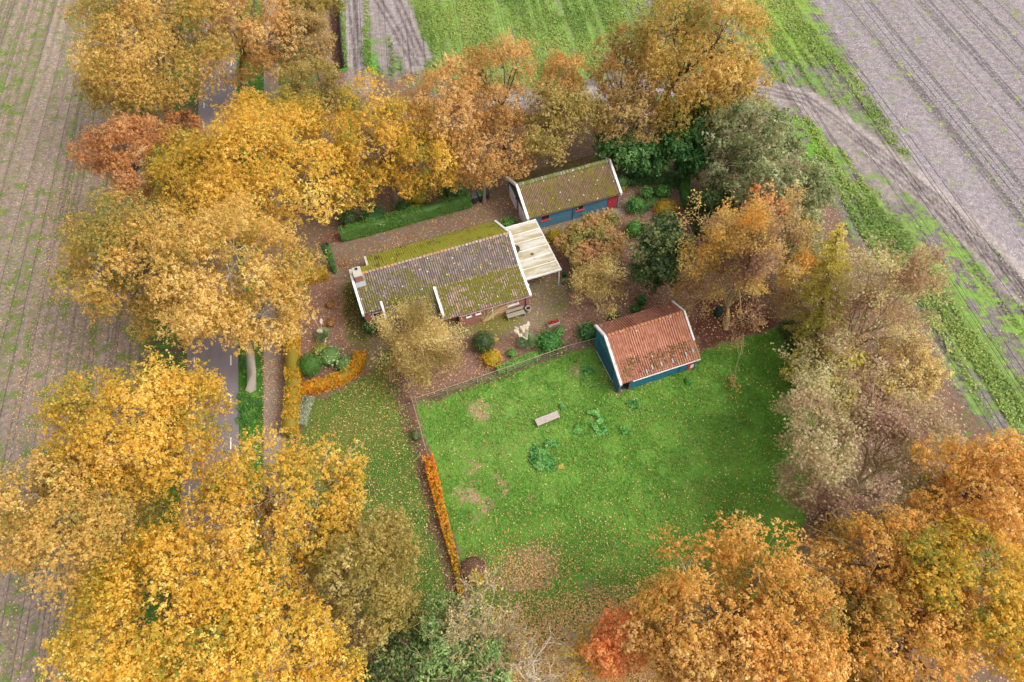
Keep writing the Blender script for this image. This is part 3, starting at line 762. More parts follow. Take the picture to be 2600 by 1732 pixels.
# small cushions of moss on the lower slope
rng = np.random.default_rng(77)
def cushions(name, parent, n, u0, u1, v0, v1, zfun, mat, sgn, smin=.05, smax=.13, dens=None):
    k = 8
    dome = np.array([(math.cos(2 * math.pi * i / k), math.sin(2 * math.pi * i / k), 0) for i in range(k)] + [(.62 * math.cos(2 * math.pi * (i + .5) / k), .62 * math.sin(2 * math.pi * (i + .5) / k), .6) for i in range(k)])
    fc = [(i, (i + 1) % k, k + i, k + (i - 1) % k) for i in range(k)]
    top = [(k, k + 2, k + 4, k + 6), (k, k + 1, k + 2, k + 2), ]
    U = rng.uniform(u0, u1, n * 3); Vv = rng.uniform(v0, v1, n * 3)
    keep = fbm(U, Vv, .9, 9) + rng.normal(size=n * 3) * .12 > (dens or .47)
    U = U[keep][:n]; Vv = Vv[keep][:n]; n = len(U)
    # sit in the channels between the tile rolls
    U = np.round(U / .22) * .22 + rng.normal(size=n) * .04
    s = rng.uniform(smin, smax, n)
    vs = dome[None] * s[:, None, None] * np.array([1, 1.25, .55]) * rng.uniform(.75, 1.25, (n, 2 * k, 1))
    P = np.stack([U, sgn * Vv, zfun(Vv) + .01], -1)
    V = (vs + P[:, None]).reshape(-1, 3)
    base = np.array([(i, (i + 1) % k, k + i, k + (i - 1) % k) for i in range(k)])
    cap = np.array([(k, k + 1, k + 2, k + 3), (k, k + 3, k + 4, k + 7), (k + 4, k + 5, k + 6, k + 7)])
    F1 = (np.r_[base, cap][None] + (np.arange(n) * 2 * k)[:, None, None]).reshape(-1, 4)
    o = np_mesh(name, V, F1, mat, parent, smooth=True)
    return tag(o, kind='stuff')
M_MOSS = plain('moss', lin(100, 97, 30), .95, .45, 4)
M_MOSSB = plain('brown_moss', lin(108, 98, 52), .95, .4, 4)
cushions('moss', house, 950, 7.3, 15.5, 2.7, 5.7, lambda v: mz(2.60) + .045 - (v - 2.6) * (mz(2.60) + .045 - 2.2) / 3.22, M_MOSS, -1, .07, .155, .43)
cushions('moss', house, 800, .3, 7.0, .5, 2.9, lambda v: ZR - .68 * v, M_MOSS, -1, .05, .11, .47)
cushions('moss', house, 700, 2.1, 7.0, 2.6, 4.8, lambda v: ZR - .68 * v, M_MOSS, -1, .05, .11, .48)
cushions('moss', house, 480, 7.1, 15.5, .3, 2.6, lambda v: ZR - .68 * v, M_MOSS, -1, .04, .08, .52)

def hloc(u, v, z=0.0, base=(-14.70, 42.34), a=HOUSE_A):
    return (base[0] + math.cos(a) * u + math.sin(a) * v, base[1] + math.sin(a) * u - math.cos(a) * v, z)

# carport: flat pale roof on white posts against the right gable
cpo = thing('carport', 'flat pale carport roof with algae stains against the farmhouse gable', 'carport', hloc(15.85, 0), HOUSE_A)
b = NB('stained_roof_sheet'); o = b.obj()
n = b.noise(b.mapped(o, (.35, 1.3, 1)), 1.1, 5, .65)
k = b.mix(b.step(n, .38, .62), lin(160, 148, 112), lin(198, 192, 184))
st_ = b.math('MULTIPLY', b.step(b.noise(b.mapped(o, (.8, 5, 1)), 1.2, 4, .7), .6, .72), b.step(b.n("ShaderNodeSeparateXYZ", ins={0: o}).outputs[0], 1.6, 3.4))
k = b.mix(b.math('MULTIPLY', st_, .8), k, lin(128, 110, 112))
k = b.mix(b.math('MULTIPLY', b.noise(o, 6, 4), .25), k, lin(180, 164, 124))
M_SHEET = b.done(k, .6)
m = MB(); m.box(0, 3.62, -4.0, 3.12, 2.36, 2.42); m.build('roof', M_SHEET, cpo)
for ya, yb in ((-4.08, -4.003), (3.123, 3.2)):
    m = MB(); m.box(-.02, 3.74, ya, yb, 2.24, 2.46); m.build('fascia', M_WHITE, cpo)
m = MB(); m.box(3.623, 3.74, -4.0, 3.12, 2.22, 2.40); m.build('gutter', M_OLDWHITE, cpo)
for yy in (-2.85, -1.68, -.5, .68, 1.85):
    m = MB(); m.box(.02, 3.6, yy - .03, yy + .03, 2.421, 2.462); m.build('sheet_seam', M_WHITE, cpo)
for yy in (-3.9, 3.0):
    m = MB(); m.box(3.5, 3.6, yy - .05, yy + .05, 0, 2.36); m.build('post', M_WHITE, cpo)
for (x, y, s) in ((.35, 1.25, .18), (.42, .55, .16), (1.72, -1.2, .17), (2.9, -2.75, .08), (1.7, -1.9, .05)):
    m = MB(); m.lathe([(s * 1.2, 0), (s, .03), (s * .5, .06)], (x, y, 2.42), 9); m.build('moss_clump', M_MOSSB, cpo)
# satellite dish on a bracket above the carport
dish = thing('satellite_dish', 'dark grey satellite dish on a bent arm above the pale carport roof', 'satellite dish', hloc(15.8, .75, 3.0), HOUSE_A)
m = MB(); m.tube([(0, 0, .1), (.22, 0, -.05), (.34, 0, .12)], .03); m.build('arm', M_DARK, dish)
m = MB(); prof = [(.02, 0), (.16, .02), (.28, .06), (.36, .11), (.37, .13), (.35, .125), (.26, .08), (.14, .04), (.02, .02)]
m.lathe(prof, (0, 0, 0), 20); do = m.build('reflector', plain('dish_grey', lin(104, 108, 116), .5), dish, smooth=True)
do.location = (.40, 0, .28); do.rotation_euler = (R_(52), R_(-30), R_(-35))
m = MB(); m.tube([(.40, 0, .14), (.66, -.34, .3)], .014); m.box(.63, .70, -.40, -.32, .28, .35); m.build('feed_horn', M_DARK, dish)
lamp = thing('globe_lamp', 'white globe wall lamp on the farmhouse gable beside the carport', 'lamp', hloc(15.62, 4.55, 2.0), HOUSE_A)
m = MB(); m.tube([(0, 0, 0), (.2, 0, .02)], .025); m.build('bracket', M_WHITE, lamp)
m = MB(); m.lathe([(.14 * math.sin(math.pi * i / 10) + .001, -.14 * math.cos(math.pi * i / 10)) for i in range(11)], (.28, 0, .08), 16); m.build('globe', M_WHITE, lamp, smooth=True)

# ------------------------------------------------------------------ blue garage
GAR_A = .295
gar = thing('garage', 'blue painted brick garage with mossy corrugated roof and red door', 'garage', (1.28, 54.59, 0), GAR_A)
GZR, GZE, GW, GL = 4.0, 2.2, 3.36, 10.73
m = MB()
m.prism([(GW - .2, 0), (GW - .2, GZE - .02), (0, GZR - .13), (-GW + .25, GZE + .0), (-GW + .25, 0)], 'x', .14, GL - .12)
m.build('wall', M_BLUE, gar)
pf = [(0, GZR), (GW, GZE)]
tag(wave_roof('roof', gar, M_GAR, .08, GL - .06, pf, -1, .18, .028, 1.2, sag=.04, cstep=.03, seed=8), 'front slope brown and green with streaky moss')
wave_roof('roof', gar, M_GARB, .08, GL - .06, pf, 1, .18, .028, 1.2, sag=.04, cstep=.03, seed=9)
ridge(gar, M_RIDGE_MOSS, .18, GL - .16, GZR - .02, .22, .5)
for a, e in ((-.06, .20), (GL - .18, GL + .06)):
    verge('barge_board', gar, M_WHITE, a, e, [(GW + .06, GZE - .03), (0, GZR), (-GW - .08, GZE - .04)], .13, .18)
fy = -GW + .25
window(gar, 1.62, 2.60, fy, 1.10, 1.76, M_REDF); wo_ = window(gar, 5.52, 6.48, fy, 1.16, 1.84, M_REDF)
m = MB(); m.box(5.62, 5.85, fy - .036, fy - .02, 1.52, 1.55); m.box(5.83, 5.86, fy - .036, fy - .02, 1.25, 1.52); m.build('casement_bar', M_WHITE, wo_)
m = MB()
for i in range(7): m.box(9.33 + i * .148, 9.33 + i * .148 + .142, fy - .05, fy + .02, .06, 2.06)
do = m.build('door', M_RED, gar)
m = MB(); m.tube([(9.52, fy - .05, 1.1), (9.52, fy - .10, 1.1), (9.66, fy - .10, 1.08)], .016); m.build('handle', M_GREYM, do)
for z in (.42, 1.72):
    m = MB(); m.box(9.75, 10.3, fy - .062, fy - .05, z, z + .05); m.build('hinge', M_RUST, do)
m = MB(); m.tube([(.2, -GW - .04, GZE - .10), (GL - .1, -GW - .04, GZE - .12)], .055); m.build('gutter', M_BARKD, gar)
m = MB(); m.tube([(5.28, fy - .05, 2.1), (5.28, fy - .05, .02)], .04); m.build('downpipe', M_BLUE, gar)
m = MB(); m.tube([(10.55, fy - .05, 2.1), (10.55, fy - .05, .02)], .045); m.build('downpipe', M_GREYM, gar)
for x in (9.12, 5.08):
    m = MB(); m.box(x - .08, x + .08, fy - .16, fy, 1.93, 2.12); m.build('wall_lamp', plain('cream_lamp', lin(206, 198, 170), .5), gar)
m = MB(); m.prism([(2.9, 1.95), (0, GZR - .25), (-2.9, 1.95)], 'x', .07, .13); m.build('gable_boarding', M_DKBOARD, gar)
for a, e in ((.38, 2.62), (-2.78, -.42)):
    m = MB(); m.box(.06, .135, a, e, .04, 1.92); go = m.build('garage_door', plain('white_panel', lin(226, 226, 234), .5, .04), gar)
    m = MB(); m.box(.02, .06, (a + e) / 2 - .06, (a + e) / 2 + .06, .9, .95); m.build('handle', M_DARK, go)
m = MB(); m.box(.03, .134, -.38, -.26, .02, 2.0); m.build('door_post', M_RED, gar)
lt = MB(); lt.box(-.1, .06, -.06, .08, 2.0, 2.25); lt.build('wall_lamp', M_DARK, gar)

# ------------------------------------------------------------------ red roofed barn in the paddock corner
BARN_A = .297
barn = thing('barn', 'small blue barn with weathered red pantile roof at the paddock edge', 'barn', (8.16, 34.65, 0), BARN_A)
BL, BZR = 7.83, 4.13
fz = lambda v: BZR - .575 * v if v < 2.3 else BZR - .575 * 2.3 - .60 * (v - 2.3)
bk = lambda v: BZR - .475 * v
m = MB()
m.prism([(1.80, 0), (1.80, bk(1.8) - .12), (0, BZR - .14), (-3.6, fz(3.6) - .14), (-3.6, 0)], 'x', .12, .24)
m.prism([(1.80, 0), (1.80, bk(1.8) - .12), (0, BZR - .14), (-3.6, fz(3.6) - .14), (-3.6, 0)], 'x', BL - .2, BL - .08)
m.box(.24, BL - .2, 1.68, 1.80, 0, bk(1.8) - .14)
zt = fz(3.6) - .12
m.box(1.16, BL - .2, -3.598, -3.46, 0, zt)
m.build('wall', M_BLUE2, barn)
m = MB(); m.box(.241, .30, -3.596, -3.46, 0, zt); m.box(1.10, 1.158, -3.62, -3.46, 0, zt); m.build('door_frame', M_RUST, barn)
m = MB(); m.box(.3, 1.1, -2.0, -1.95, 0, 1.9); m.box(.25, 7.6, -3.45, 1.6, .01, .03); m.build('interior', M_DKBOARD, barn)
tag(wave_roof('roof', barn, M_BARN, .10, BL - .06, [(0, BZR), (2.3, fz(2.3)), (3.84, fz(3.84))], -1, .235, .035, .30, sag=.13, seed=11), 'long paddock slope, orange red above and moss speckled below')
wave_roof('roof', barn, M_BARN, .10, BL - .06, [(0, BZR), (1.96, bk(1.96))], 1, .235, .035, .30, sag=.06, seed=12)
ridge(barn, M_RIDGE_RED, .16, BL - .12, BZR - .01, .15, .38)
verge('barge_board', barn, M_OLDWHITE, -.05, .18, [(2.0, bk(2.0)), (0, BZR), (-2.3, fz(2.3)), (-3.92, fz(3.92))], .11, .14)
verge('barge_board', barn, M_OLDWHITE, BL - .12, BL + .05, [(2.0, bk(2.0)), (0, BZR), (-2.4, fz(2.4))], .10, .14)
verge('barge_board', barn, plain('raw_board', lin(176, 140, 88), .8), BL - .07, BL + .0, [(-2.42, fz(2.42)), (-3.88, fz(3.88))], .06, .10)
m = MB()
for i in range(5): m.box(6.92 + i * .142, 6.92 + i * .142 + .136, -3.64, -3.59, .04, zt - .03)
do = m.build('door', M_RED, barn)
m = MB(); m.box(7.22, 7.60, -3.66, -3.638, .25, .78); m.build('window', M_WHITE, do)
m = MB(); m.tube([(1.2, -3.9, fz(3.84) - .08), (7.85, -3.9, fz(3.84) - .1)], .06); m.build('gutter', M_OLDWHITE, barn)
m = MB(); m.box(6.1, 6.16, -3.63, -3.597, .02, zt); m.build('corner_strip', M_DKBOARD, barn)
m = MB(); m.box(7.55, 7.70, -3.68, -3.597, .02, zt); m.build('corner_post', M_BLUE2, barn)
for a, e in ((-2.2, -.1), (-.05, 1.2)):
    m = MB(); m.box(.07, .118, a, e, .05, 2.0)
    go = m.build('door', plain('blue_boards', lin(38, 84, 106), .7, .2), barn)
    m = MB(); m.box(.045, .068, a, e, 0.05, .14); m.build('door_rail', M_OLDWHITE, go)
for (x, v) in ((3.2, 3.25), (4.1, 3.2), (5.2, 3.25), (2.6, 3.4), (6.6, 3.1), (7.3, 3.0)):
    m = MB(); m.hexa([(x, -v, fz(v) + .05), (x + .13, -v, fz(v) + .05), (x + .13, -v - .3, fz(v + .3) + .05), (x, -v - .3, fz(v + .3) + .05), (x, -v, fz(v) + .09), (x + .13, -v, fz(v) + .09), (x + .13, -v - .3, fz(v + .3) + .09), (x, -v - .3, fz(v + .3) + .09)])
    m.build('tile_patch', M_GREYM, barn)
cushions('moss', barn, 330, .6, 7.6, 2.2, 3.7, lambda v: np.where(v < 2.3, BZR - .575 * v, BZR - .575 * 2.3 - .60 * (v - 2.3)), plain('barn_moss', lin(96, 88, 42), .95, .4), -1, .03, .075, .47)

# low shelter with an orange tiled roof behind the garage gable
sp = at(1428, 395)
shel = thing('tiled_shelter', 'low shelter with orange tiles half hidden in ivy behind the garage gable', 'shed', hloc(11.6, -1.2, 0, (1.28, 54.59), GAR_A), GAR_A)
m = MB(); m.box(0, 1.7, 0, 1.9, 0, 1.35); m.build('wall', M_BRICK, shel)
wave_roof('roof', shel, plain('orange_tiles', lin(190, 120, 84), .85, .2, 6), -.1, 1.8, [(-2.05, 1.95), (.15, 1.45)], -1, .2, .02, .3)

# ------------------------------------------------------------------ vegetation
PAL = {
    'ochre': [(118, 116, 54), (170, 140, 62), (200, 150, 68), (210, 160, 80), (226, 188, 112)],
    'gold': [(124, 124, 48), (180, 148, 52), (214, 158, 54), (222, 166, 64), (232, 192, 100)],
    'golddeep': [(122, 122, 44), (184, 150, 48), (216, 162, 52), (222, 164, 62), (234, 198, 100)],
    'orange': [(124, 114, 52), (186, 140, 58), (212, 148, 62), (218, 156, 76), (228, 184, 106)],
    'rust': [(140, 96, 58), (180, 116, 64), (200, 128, 70), (212, 148, 86), (222, 172, 116)],
    'pinkor': [(150, 112, 60), (194, 140, 74), (214, 154, 84), (222, 166, 98), (228, 188, 126)],
    'olive':   [(96, 88, 40), (138, 114, 50), (160, 130, 58), (180, 146, 72), (200, 170, 104)],
    'tan':     [(118, 98, 56), (150, 122, 68), (172, 142, 82), (188, 156, 98), (206, 182, 130)],
    'tanor': [(140, 112, 58), (182, 138, 70), (200, 152, 82), (210, 164, 96), (222, 184, 122)],
    'greygreen': [(94, 98, 62), (122, 122, 80), (142, 138, 92), (160, 154, 108), (186, 178, 138)],
    'purple': [(154, 120, 110), (180, 146, 128), (194, 170, 138), (174, 166, 118), (202, 188, 152)],
    'mottle': [(152, 114, 98), (186, 142, 96), (198, 170, 98), (210, 164, 84), (224, 154, 70)],
    'browntan': [(152, 114, 98), (180, 144, 114), (198, 174, 126), (184, 174, 112), (212, 194, 156)],
    'larch': [(140, 132, 60), (176, 158, 72), (200, 176, 82), (214, 186, 92), (224, 182, 82)],
    'dkgreen': [(36, 68, 34), (48, 90, 40), (64, 110, 48), (84, 128, 58), (116, 152, 88)],
    'evergreen': [(44, 62, 32), (62, 84, 40), (82, 102, 48), (108, 122, 62), (152, 148, 94)],
    'laurel': [(44, 88, 38), (62, 114, 44), (82, 138, 54), (108, 158, 68), (164, 188, 98)],
    'lime':    [(66, 112, 48), (88, 138, 54), (110, 156, 62), (132, 170, 72), (160, 184, 84)],
    'bluegreen': [(62, 92, 58), (84, 116, 74), (102, 134, 88), (126, 154, 108), (156, 176, 134)],
    'hedge':   [(52, 84, 36), (68, 102, 42), (82, 116, 48), (98, 126, 56), (124, 138, 74)],
    'beech': [(132, 128, 46), (196, 150, 44), (228, 166, 40), (230, 142, 46), (214, 118, 52)],
    'beechgold': [(132, 126, 50), (180, 146, 54), (208, 164, 58), (222, 168, 54), (222, 146, 52)],
    'yelshrub': [(134, 126, 44), (178, 150, 44), (212, 164, 40), (226, 172, 50), (232, 186, 70)],
    'sage':    [(104, 112, 82), (128, 134, 104), (146, 152, 122), (164, 168, 140), (186, 188, 164)],
    'redflower': [(120, 30, 30), (160, 36, 36), (184, 46, 44), (140, 60, 40), (200, 90, 70)],
    'pampas':  [(74, 104, 64), (92, 124, 78), (112, 140, 92), (134, 154, 108), (160, 170, 124)],
    'nettle': [(36, 84, 40), (66, 126, 60), (96, 158, 82), (116, 176, 98), (142, 190, 118)],
    'brushtan': [(146, 124, 70), (176, 152, 90), (196, 170, 104), (210, 184, 118), (226, 204, 146)],
    'rustbrown': [(112, 76, 58), (140, 98, 74), (160, 116, 84), (178, 132, 92), (200, 154, 108)],
    'redor': [(150, 104, 60), (190, 116, 66), (212, 126, 72), (222, 146, 86), (214, 168, 106)],
}
GAIN = {k: (1.08, 1.30, 1.5) for k in ('rust', 'redor', 'pinkor')}
GAIN.update({k: (1.15, 1.16, 1.12) for k in ('purple', 'browntan', 'mottle', 'greygreen', 'tan')})
GAIN.update({k: (1.18, 1.2, 1.12) for k in ('purple', 'browntan')})
GAIN['brushtan'] = (1.22, 1.26, 1.3)
GAIN['bluegreen'] = (1.5, 1.36, .9)
GAIN.update({k: (1.25, 1.3, 1.2) for k in ('beech', 'beechgold', 'yelshrub')})
GAIN['greygreen'] = (1.15, 1.32, 1.3); GAIN['hedge'] = (1.35, 1.38, 1.2); GAIN['pampas'] = (1.3, 1.3, 1.2); GAIN['nettle'] = (1.1, 1.1, .85)
GAIN['redor'] = (1.35, 1.5, 1.5)
GAIN['mottle'] = (1.15, 1.24, 1.2)
GAIN['tanor'] = (1.12, 1.16, 1.15)
GREENS = ('dkgreen', 'evergreen', 'laurel', 'hedge', 'lime', 'bluegreen', 'nettle', 'pampas', 'sage', 'redflower')
LEAF = {k: foliage_mat('leaves_' + k, v, trans=.15 if k in GREENS else .5, gain=GAIN.get(k, (1, 1, 1) if k in GREENS else (1.18, 1.38, 1.62))) for k, v in PAL.items()}

def crown_shape(rng, R, Rz, nl, nclump, lobes_up=.15):
    """lobes round the crown centre, then leaf clumps over the lobes"""
    lob = [(np.zeros(3), .62)]
    for i in range(nl):
        d = unit(rng.normal(size=3) + np.array([0, 0, lobes_up])); d[2] = max(d[2], -.55)
        lr = rng.uniform(.30, .50)
        lob.append((d * (1 - lr) * rng.uniform(.86, 1.08), lr))
    lc = np.array([l[0] for l in lob]); lr = np.array([l[1] for l in lob])
    cl = []
    pr = lr ** 2 / (lr ** 2).sum()
    while len(cl) < nclump:
        k = rng.choice(len(lob), p=pr)
        d = unit(rng.normal(size=3) + np.array([0, 0, .25]))
        p = lc[k] + d * lr[k] * rng.uniform(.80, 1.03)
        q = np.linalg.norm(p - lc, axis=1) / lr
        q[k] = 9
        if q.min() < .72 and rng.random() > .16: continue
        cl.append(p)
    S = np.array([R, R, Rz])
    return lc * S, lr * R, np.array(cl) * S

def crown(rng, R, Rz, dens=1.0, leaf=.25, nl=11, cl_r=.14, huevar=(.42, .4), base_hue=.5, droop=0.0, nclump=None):
    nclump = nclump or int(np.clip(30 + 19 * R, 28, 240))
    lc, lr, cl = crown_shape(rng, R, Rz, nl, nclump)
    n = int(620 * R * R * dens * (.25 / leaf) ** 1.6)
    rc = R * cl_r * rng.uniform(.6, 1.35, len(cl)) + .12
    pk = rc ** 2 / (rc ** 2).sum()
    k = rng.choice(len(cl), n, p=pk)
    g = rng.normal(size=(n, 3)); g = g / np.maximum(1, np.linalg.norm(g, axis=1, keepdims=True) / 1.9)
    off = g * rc[k][:, None] * np.array([.62, .62, .50])
    # leaves sit in small tufts at the shoot ends
    nt_ = max(8, n // 8); tk = rng.integers(0, nt_, n)
    k = k[:nt_][tk]; off = off[:nt_][tk]
    td = unit(rng.normal(size=(n, 3)) + np.array([0, 0, .5]))
    th_ = rng.normal(size=nt_)[tk]
    P = cl[k] + off + td * (leaf * rng.uniform(.3, 1.5, n))[:, None]
    if droop: P[:, 2] -= droop * rng.random(n) ** 2 * R
    N = unit(unit(P / np.array([R, R, Rz])) * .35 + unit(off) * .4 + td * .5 + np.array([0, 0, .45]) + rng.normal(size=(n, 3)) * .5)
    L = leaf * rng.uniform(.28, .74, n); W = L * rng.uniform(.55, .9, n)
    V, F = leaves(P, N, L, W, rng)
    ch = rng.normal(size=len(cl)) * huevar[0] * .42
    big = .62 * (fbm(P[:, 0] + 31 * base_hue, P[:, 1] + P[:, 2], .22, 19, 2) - .5)
    hue = np.clip(base_hue + big + ch[k] + th_ * huevar[1] * .28 + rng.normal(size=n) * huevar[1] * .36, .01, .99)
    return V, F, hue, lc, lr, cl

def frame_of(c, hw, hh, zc):
    """world centre, radius and half height for a crown seen at c with half width hw and half height hh"""
    C = at(c[0], c[1], zc); dp = depth(C)
    R = hw * 2600 / 2354 * dp / FOC; Hh = hh * 2600 / 2354 * dp / FOC
    v = C - _cam; ang = math.asin(-v[2] / np.linalg.norm(v))
    Rz = math.sqrt(max((Hh ** 2 - (R * math.sin(ang)) ** 2), 0)) / math.cos(ang)
    return C, R, float(np.clip(Rz, .55 * R, 1.25 * R))

def forked(rng, p, d, L, r, depth, out, tips, spread=.55, kids=(2, 4), up=.12):
    n = 4; pts = [np.array(p)]; dd = np.array(d)
    for i in range(n - 1):
        dd = unit(dd + rng.normal(size=3) * .16 + np.array([0, 0, up * .3])); pts.append(pts[-1] + dd * L / (n - 1))
    out.append((np.array(pts), np.linspace(r, r * .62, n)))
    if depth == 0:
        tips.append(pts[-1]); tips.append(pts[-2]); return
    for i in range(rng.integers(*kids)):
        e = unit(dd + rng.normal(size=3) * spread + np.array([0, 0, up]))
        forked(rng, pts[-1] if i < 2 else pts[-2], e, L * rng.uniform(.62, .88), r * rng.uniform(.5, .66), depth - 1, out, tips, spread, kids, up)

def bare_tree(label, name, base, c, zc, hw, hh, pal, nleaf, bark, depth=5, limbs=6, leaf=.2, tr=.2, tmin=.011, cat='tree', spread=.5, bh=.5, fork=.32):
    SEED[0] += 1
    rng = np.random.default_rng(SEED[0])
    C, R, Rz = frame_of(c, hw, hh, zc)
    B = at(*base); t = thing(name, label, cat, (B[0], B[1], 0)); off = C - B
    f0 = np.array([off[0] * .55, off[1] * .55, max(.5, (zc - Rz) * .6 + zc * fork * .5)])
    out = [(curve([0, 0, -.1], f0, rng, 5, .03), np.linspace(tr * 1.3, tr * .8, 5))]; tips = []
    for i in range(limbs):
        a = 2 * np.pi * (i + rng.uniform(-.3, .3)) / limbs
        tgt = off + np.array([math.cos(a) * R * .8, math.sin(a) * R * .8, Rz * rng.uniform(-.1, .8)])
        v = tgt - f0; L = np.linalg.norm(v)
        forked(rng, f0, v / L, L * .42, tr * rng.uniform(.45, .65), depth, out, tips, spread)
    A = np.concatenate([p for p, r in out[1:]]); ctr = off.copy()
    sr = R / np.percentile(np.hypot(A[:, 0] - ctr[0], A[:, 1] - ctr[1]), 95); zt = zc + Rz; sz = (zt - f0[2]) / max(.5, np.percentile(A[:, 2], 97) - f0[2])
    def fit(p):
        p = p.copy(); k = np.clip((p[:, 2] - f0[2]) / 1.5, 0, 1) if p[0, 2] < f0[2] + 1.5 else np.ones(len(p))
        up_ = p[:, 2] > f0[2]
        p[:, 0] = np.where(up_, ctr[0] + (p[:, 0] - ctr[0]) * (1 + (sr - 1) * k), p[:, 0]); p[:, 1] = np.where(up_, ctr[1] + (p[:, 1] - ctr[1]) * (1 + (sr - 1) * k), p[:, 1])
        p[:, 2] = np.where(up_, f0[2] + (p[:, 2] - f0[2]) * min(1.0, sz), p[:, 2])
        return p
    out = [out[0]] + [(fit(p), r) for p, r in out[1:]]; tips = list(fit(np.array(tips)))
    out = [(p, np.maximum(r, tmin)) for p, r in out]
    V, F = tubes(out, 5); np_mesh('branches', V, F, bark, t, smooth=True)
    tips = np.array(tips)
    if nleaf:
        k = rng.integers(0, len(tips), nleaf); P = tips[k] + rng.normal(size=(nleaf, 3)) * .30
        N = unit(np.array([0, 0, .6]) + rng.normal(size=(nleaf, 3)) * .7)
        L = leaf * rng.uniform(.4, .65, nleaf); V, F = leaves(P, N, L, L * .7, rng)
        ch = fbm(P[:, 0], P[:, 1] + P[:, 2], .35, 19, 2) - .5
        np_mesh('crown', V, F, LEAF[pal], t, hue=np.clip(bh + ch * 1.5 + rng.normal(size=nleaf) * .2, .01, .99))
    return t

SEED = [100]
def tree(label, c, hw, hh, zc, pal, name='tree', cat='tree', dens=1.08, leaf=.145, base=None, tr=None, bark=None, twigs=0, twig_r=.022,
         twig_len=1.6, nl=11, cl_r=.14, huevar=(.42, .4), bh=.5, limbs=True, group=None, twig_m=None, extra=None, droop=0.0):
    SEED[0] += 1
    rng = np.random.default_rng(SEED[0])
    C, R, Rz = frame_of(c, hw * 1.12, hh * 1.12, zc)
    Rz = min(Rz, zc - .5)
    if base is None: B = np.array([C[0] + rng.normal() * .4, C[1] + rng.normal() * .4, 0.0])
    else: B = at(*base)
    t = thing(name, label, cat, (B[0], B[1], 0), 0, group)
    off = C - B
    V, F, hue, lc, lr, cl = crown(rng, R, Rz, dens, leaf, nl, cl_r, huevar, bh, droop)
    np_mesh('crown', V + off, F, LEAF[pal], t, hue=hue)
    # trunk and limbs
    tr = tr or max(.10, .034 * R + .05)
    ztop = max(zc - Rz * .35, .4)
    lean = np.array([off[0], off[1], 0]) * .75
    fork = np.array([lean[0] * .8, lean[1] * .8, ztop])
    tp = curve([0, 0, -.15], fork, rng, 6, .03)
    rr = np.linspace(tr * 1.15, tr * .72, 6); rr[0] = tr * 1.6
    br = [(tp, rr)]
    tw = []
    if limbs:
        for i in range(1, len(lc)):
            s = tp[-1] * .7 + tp[-2] * .3 if i % 3 else tp[-2]
            lp = curve(s, lc[i] + off, rng, 6, .10, .04)
            r0 = tr * rng.uniform(.35, .55)
            br.append((lp, np.linspace(r0, r0 * .35, 6)))
            d = np.linalg.norm(cl - lc[i], axis=1)
            for j in np.argsort(d)[:7]:
                sp_ = lp[rng.integers(3, 6)]
                bp = curve(sp_, cl[j] + off, rng, 5, .10)
                br.append((bp, np.linspace(r0 * .30, r0 * .10, 5)))
    Vt, Ft = tubes(br, 6)
    tk = np_mesh('trunk', Vt, Ft, bark or M_BARK, t, smooth=True)
    if twigs >= 80:
        for i in range(twigs):
            j = rng.integers(len(cl))
            p = cl[j] + off + rng.normal(size=3) * R * .05
            axis = unit(cl[j] / np.array([R, R, Rz]) + np.array([0, 0, .25]) + rng.normal(size=3) * .45)
            q0 = p - axis * twig_len * rng.uniform(.4, 1.1)
            q1 = p + axis * twig_len * rng.uniform(.3, .8)
            bp = curve(q0, q1, rng, 4, .10)
            tw.append((bp, np.linspace(twig_r * 1.3, twig_r * .45, 4)))
            for _ in range(2):
                s = bp[rng.integers(1, 3)]
                tw.append((curve(s, s + unit(axis + rng.normal(size=3) * .8) * twig_len * rng.uniform(.3, .7), rng, 3, .08), np.linspace(twig_r * .8, twig_r * .35, 3)))
        Vw, Fw = tubes(tw, 3)
        np_mesh('twigs', Vw, Fw, twig_m or M_TWIG, t)
    return t, C, R, Rz, rng

T = tree
# --- the oaks along the lane, from far to near
T('golden brown oak at the far end of the lane, spreading left over the field', (375, 120), 180, 162, 10.5, 'ochre', 'oak_tree', base=(387, 290), nl=13)
T('pinkish orange oak leaning right over the lane near its far end', (572, 62), 112, 125, 10.5, 'pinkor', 'oak_tree', base=(568, 243), bh=.55, dens=.85)
T('olive gold oak cut by the top edge right of the lane', (706, -6), 80, 62, 9, 'olive', 'oak_tree')
T('pale olive tan tree between the cycle path and the dark ditch', (706, 105), 76, 78, 7.5, 'tan', 'tree', dens=.9)
T('greenish tan tree left of the yellow drive trees and above the bright golden oak', (708, 232), 84, 88, 8, 'olive', 'tree', bh=.6, dens=.95)
T('golden foliage of a young oak between the bright golden oak and the long hedge', (812, 420), 62, 88, 5.0, 'gold', 'oak_tree', bh=.45, dens=.9)
T('rust orange oak on the field side of the lane', (312, 372), 102, 100, 8.5, 'rust', 'oak_tree', base=(322, 470))
T('small rust red tree squeezed between the golden brown oak and the bright golden oak', (422, 308), 48, 46, 7, 'rust', 'oak_tree', bh=.4)
T('bright golden oak with pale yellow top beside the driveway entrance', (600, 395), 182, 155, 10.5, 'gold', 'oak_tree', base=(640, 520), nl=14, bh=.56)
T('olive gold oak leaning left against the bright golden oak', (442, 425), 112, 105, 8.5, 'gold', 'oak_tree', bh=.36)
T('wide pale ochre oak whose leaning bare trunk stands on the verge', (528, 640), 168, 185, 11, 'ochre', 'oak_tree', base=(577, 893), nl=15, bh=.6, tr=.36, bark=plain('oak_bark', lin(168, 156, 142), .95, .2, 5))
T('brown ochre oak spreading left over the field track', (285, 610), 145, 160, 9.5, 'ochre', 'oak_tree', base=(380, 720), bh=.42, nl=13)
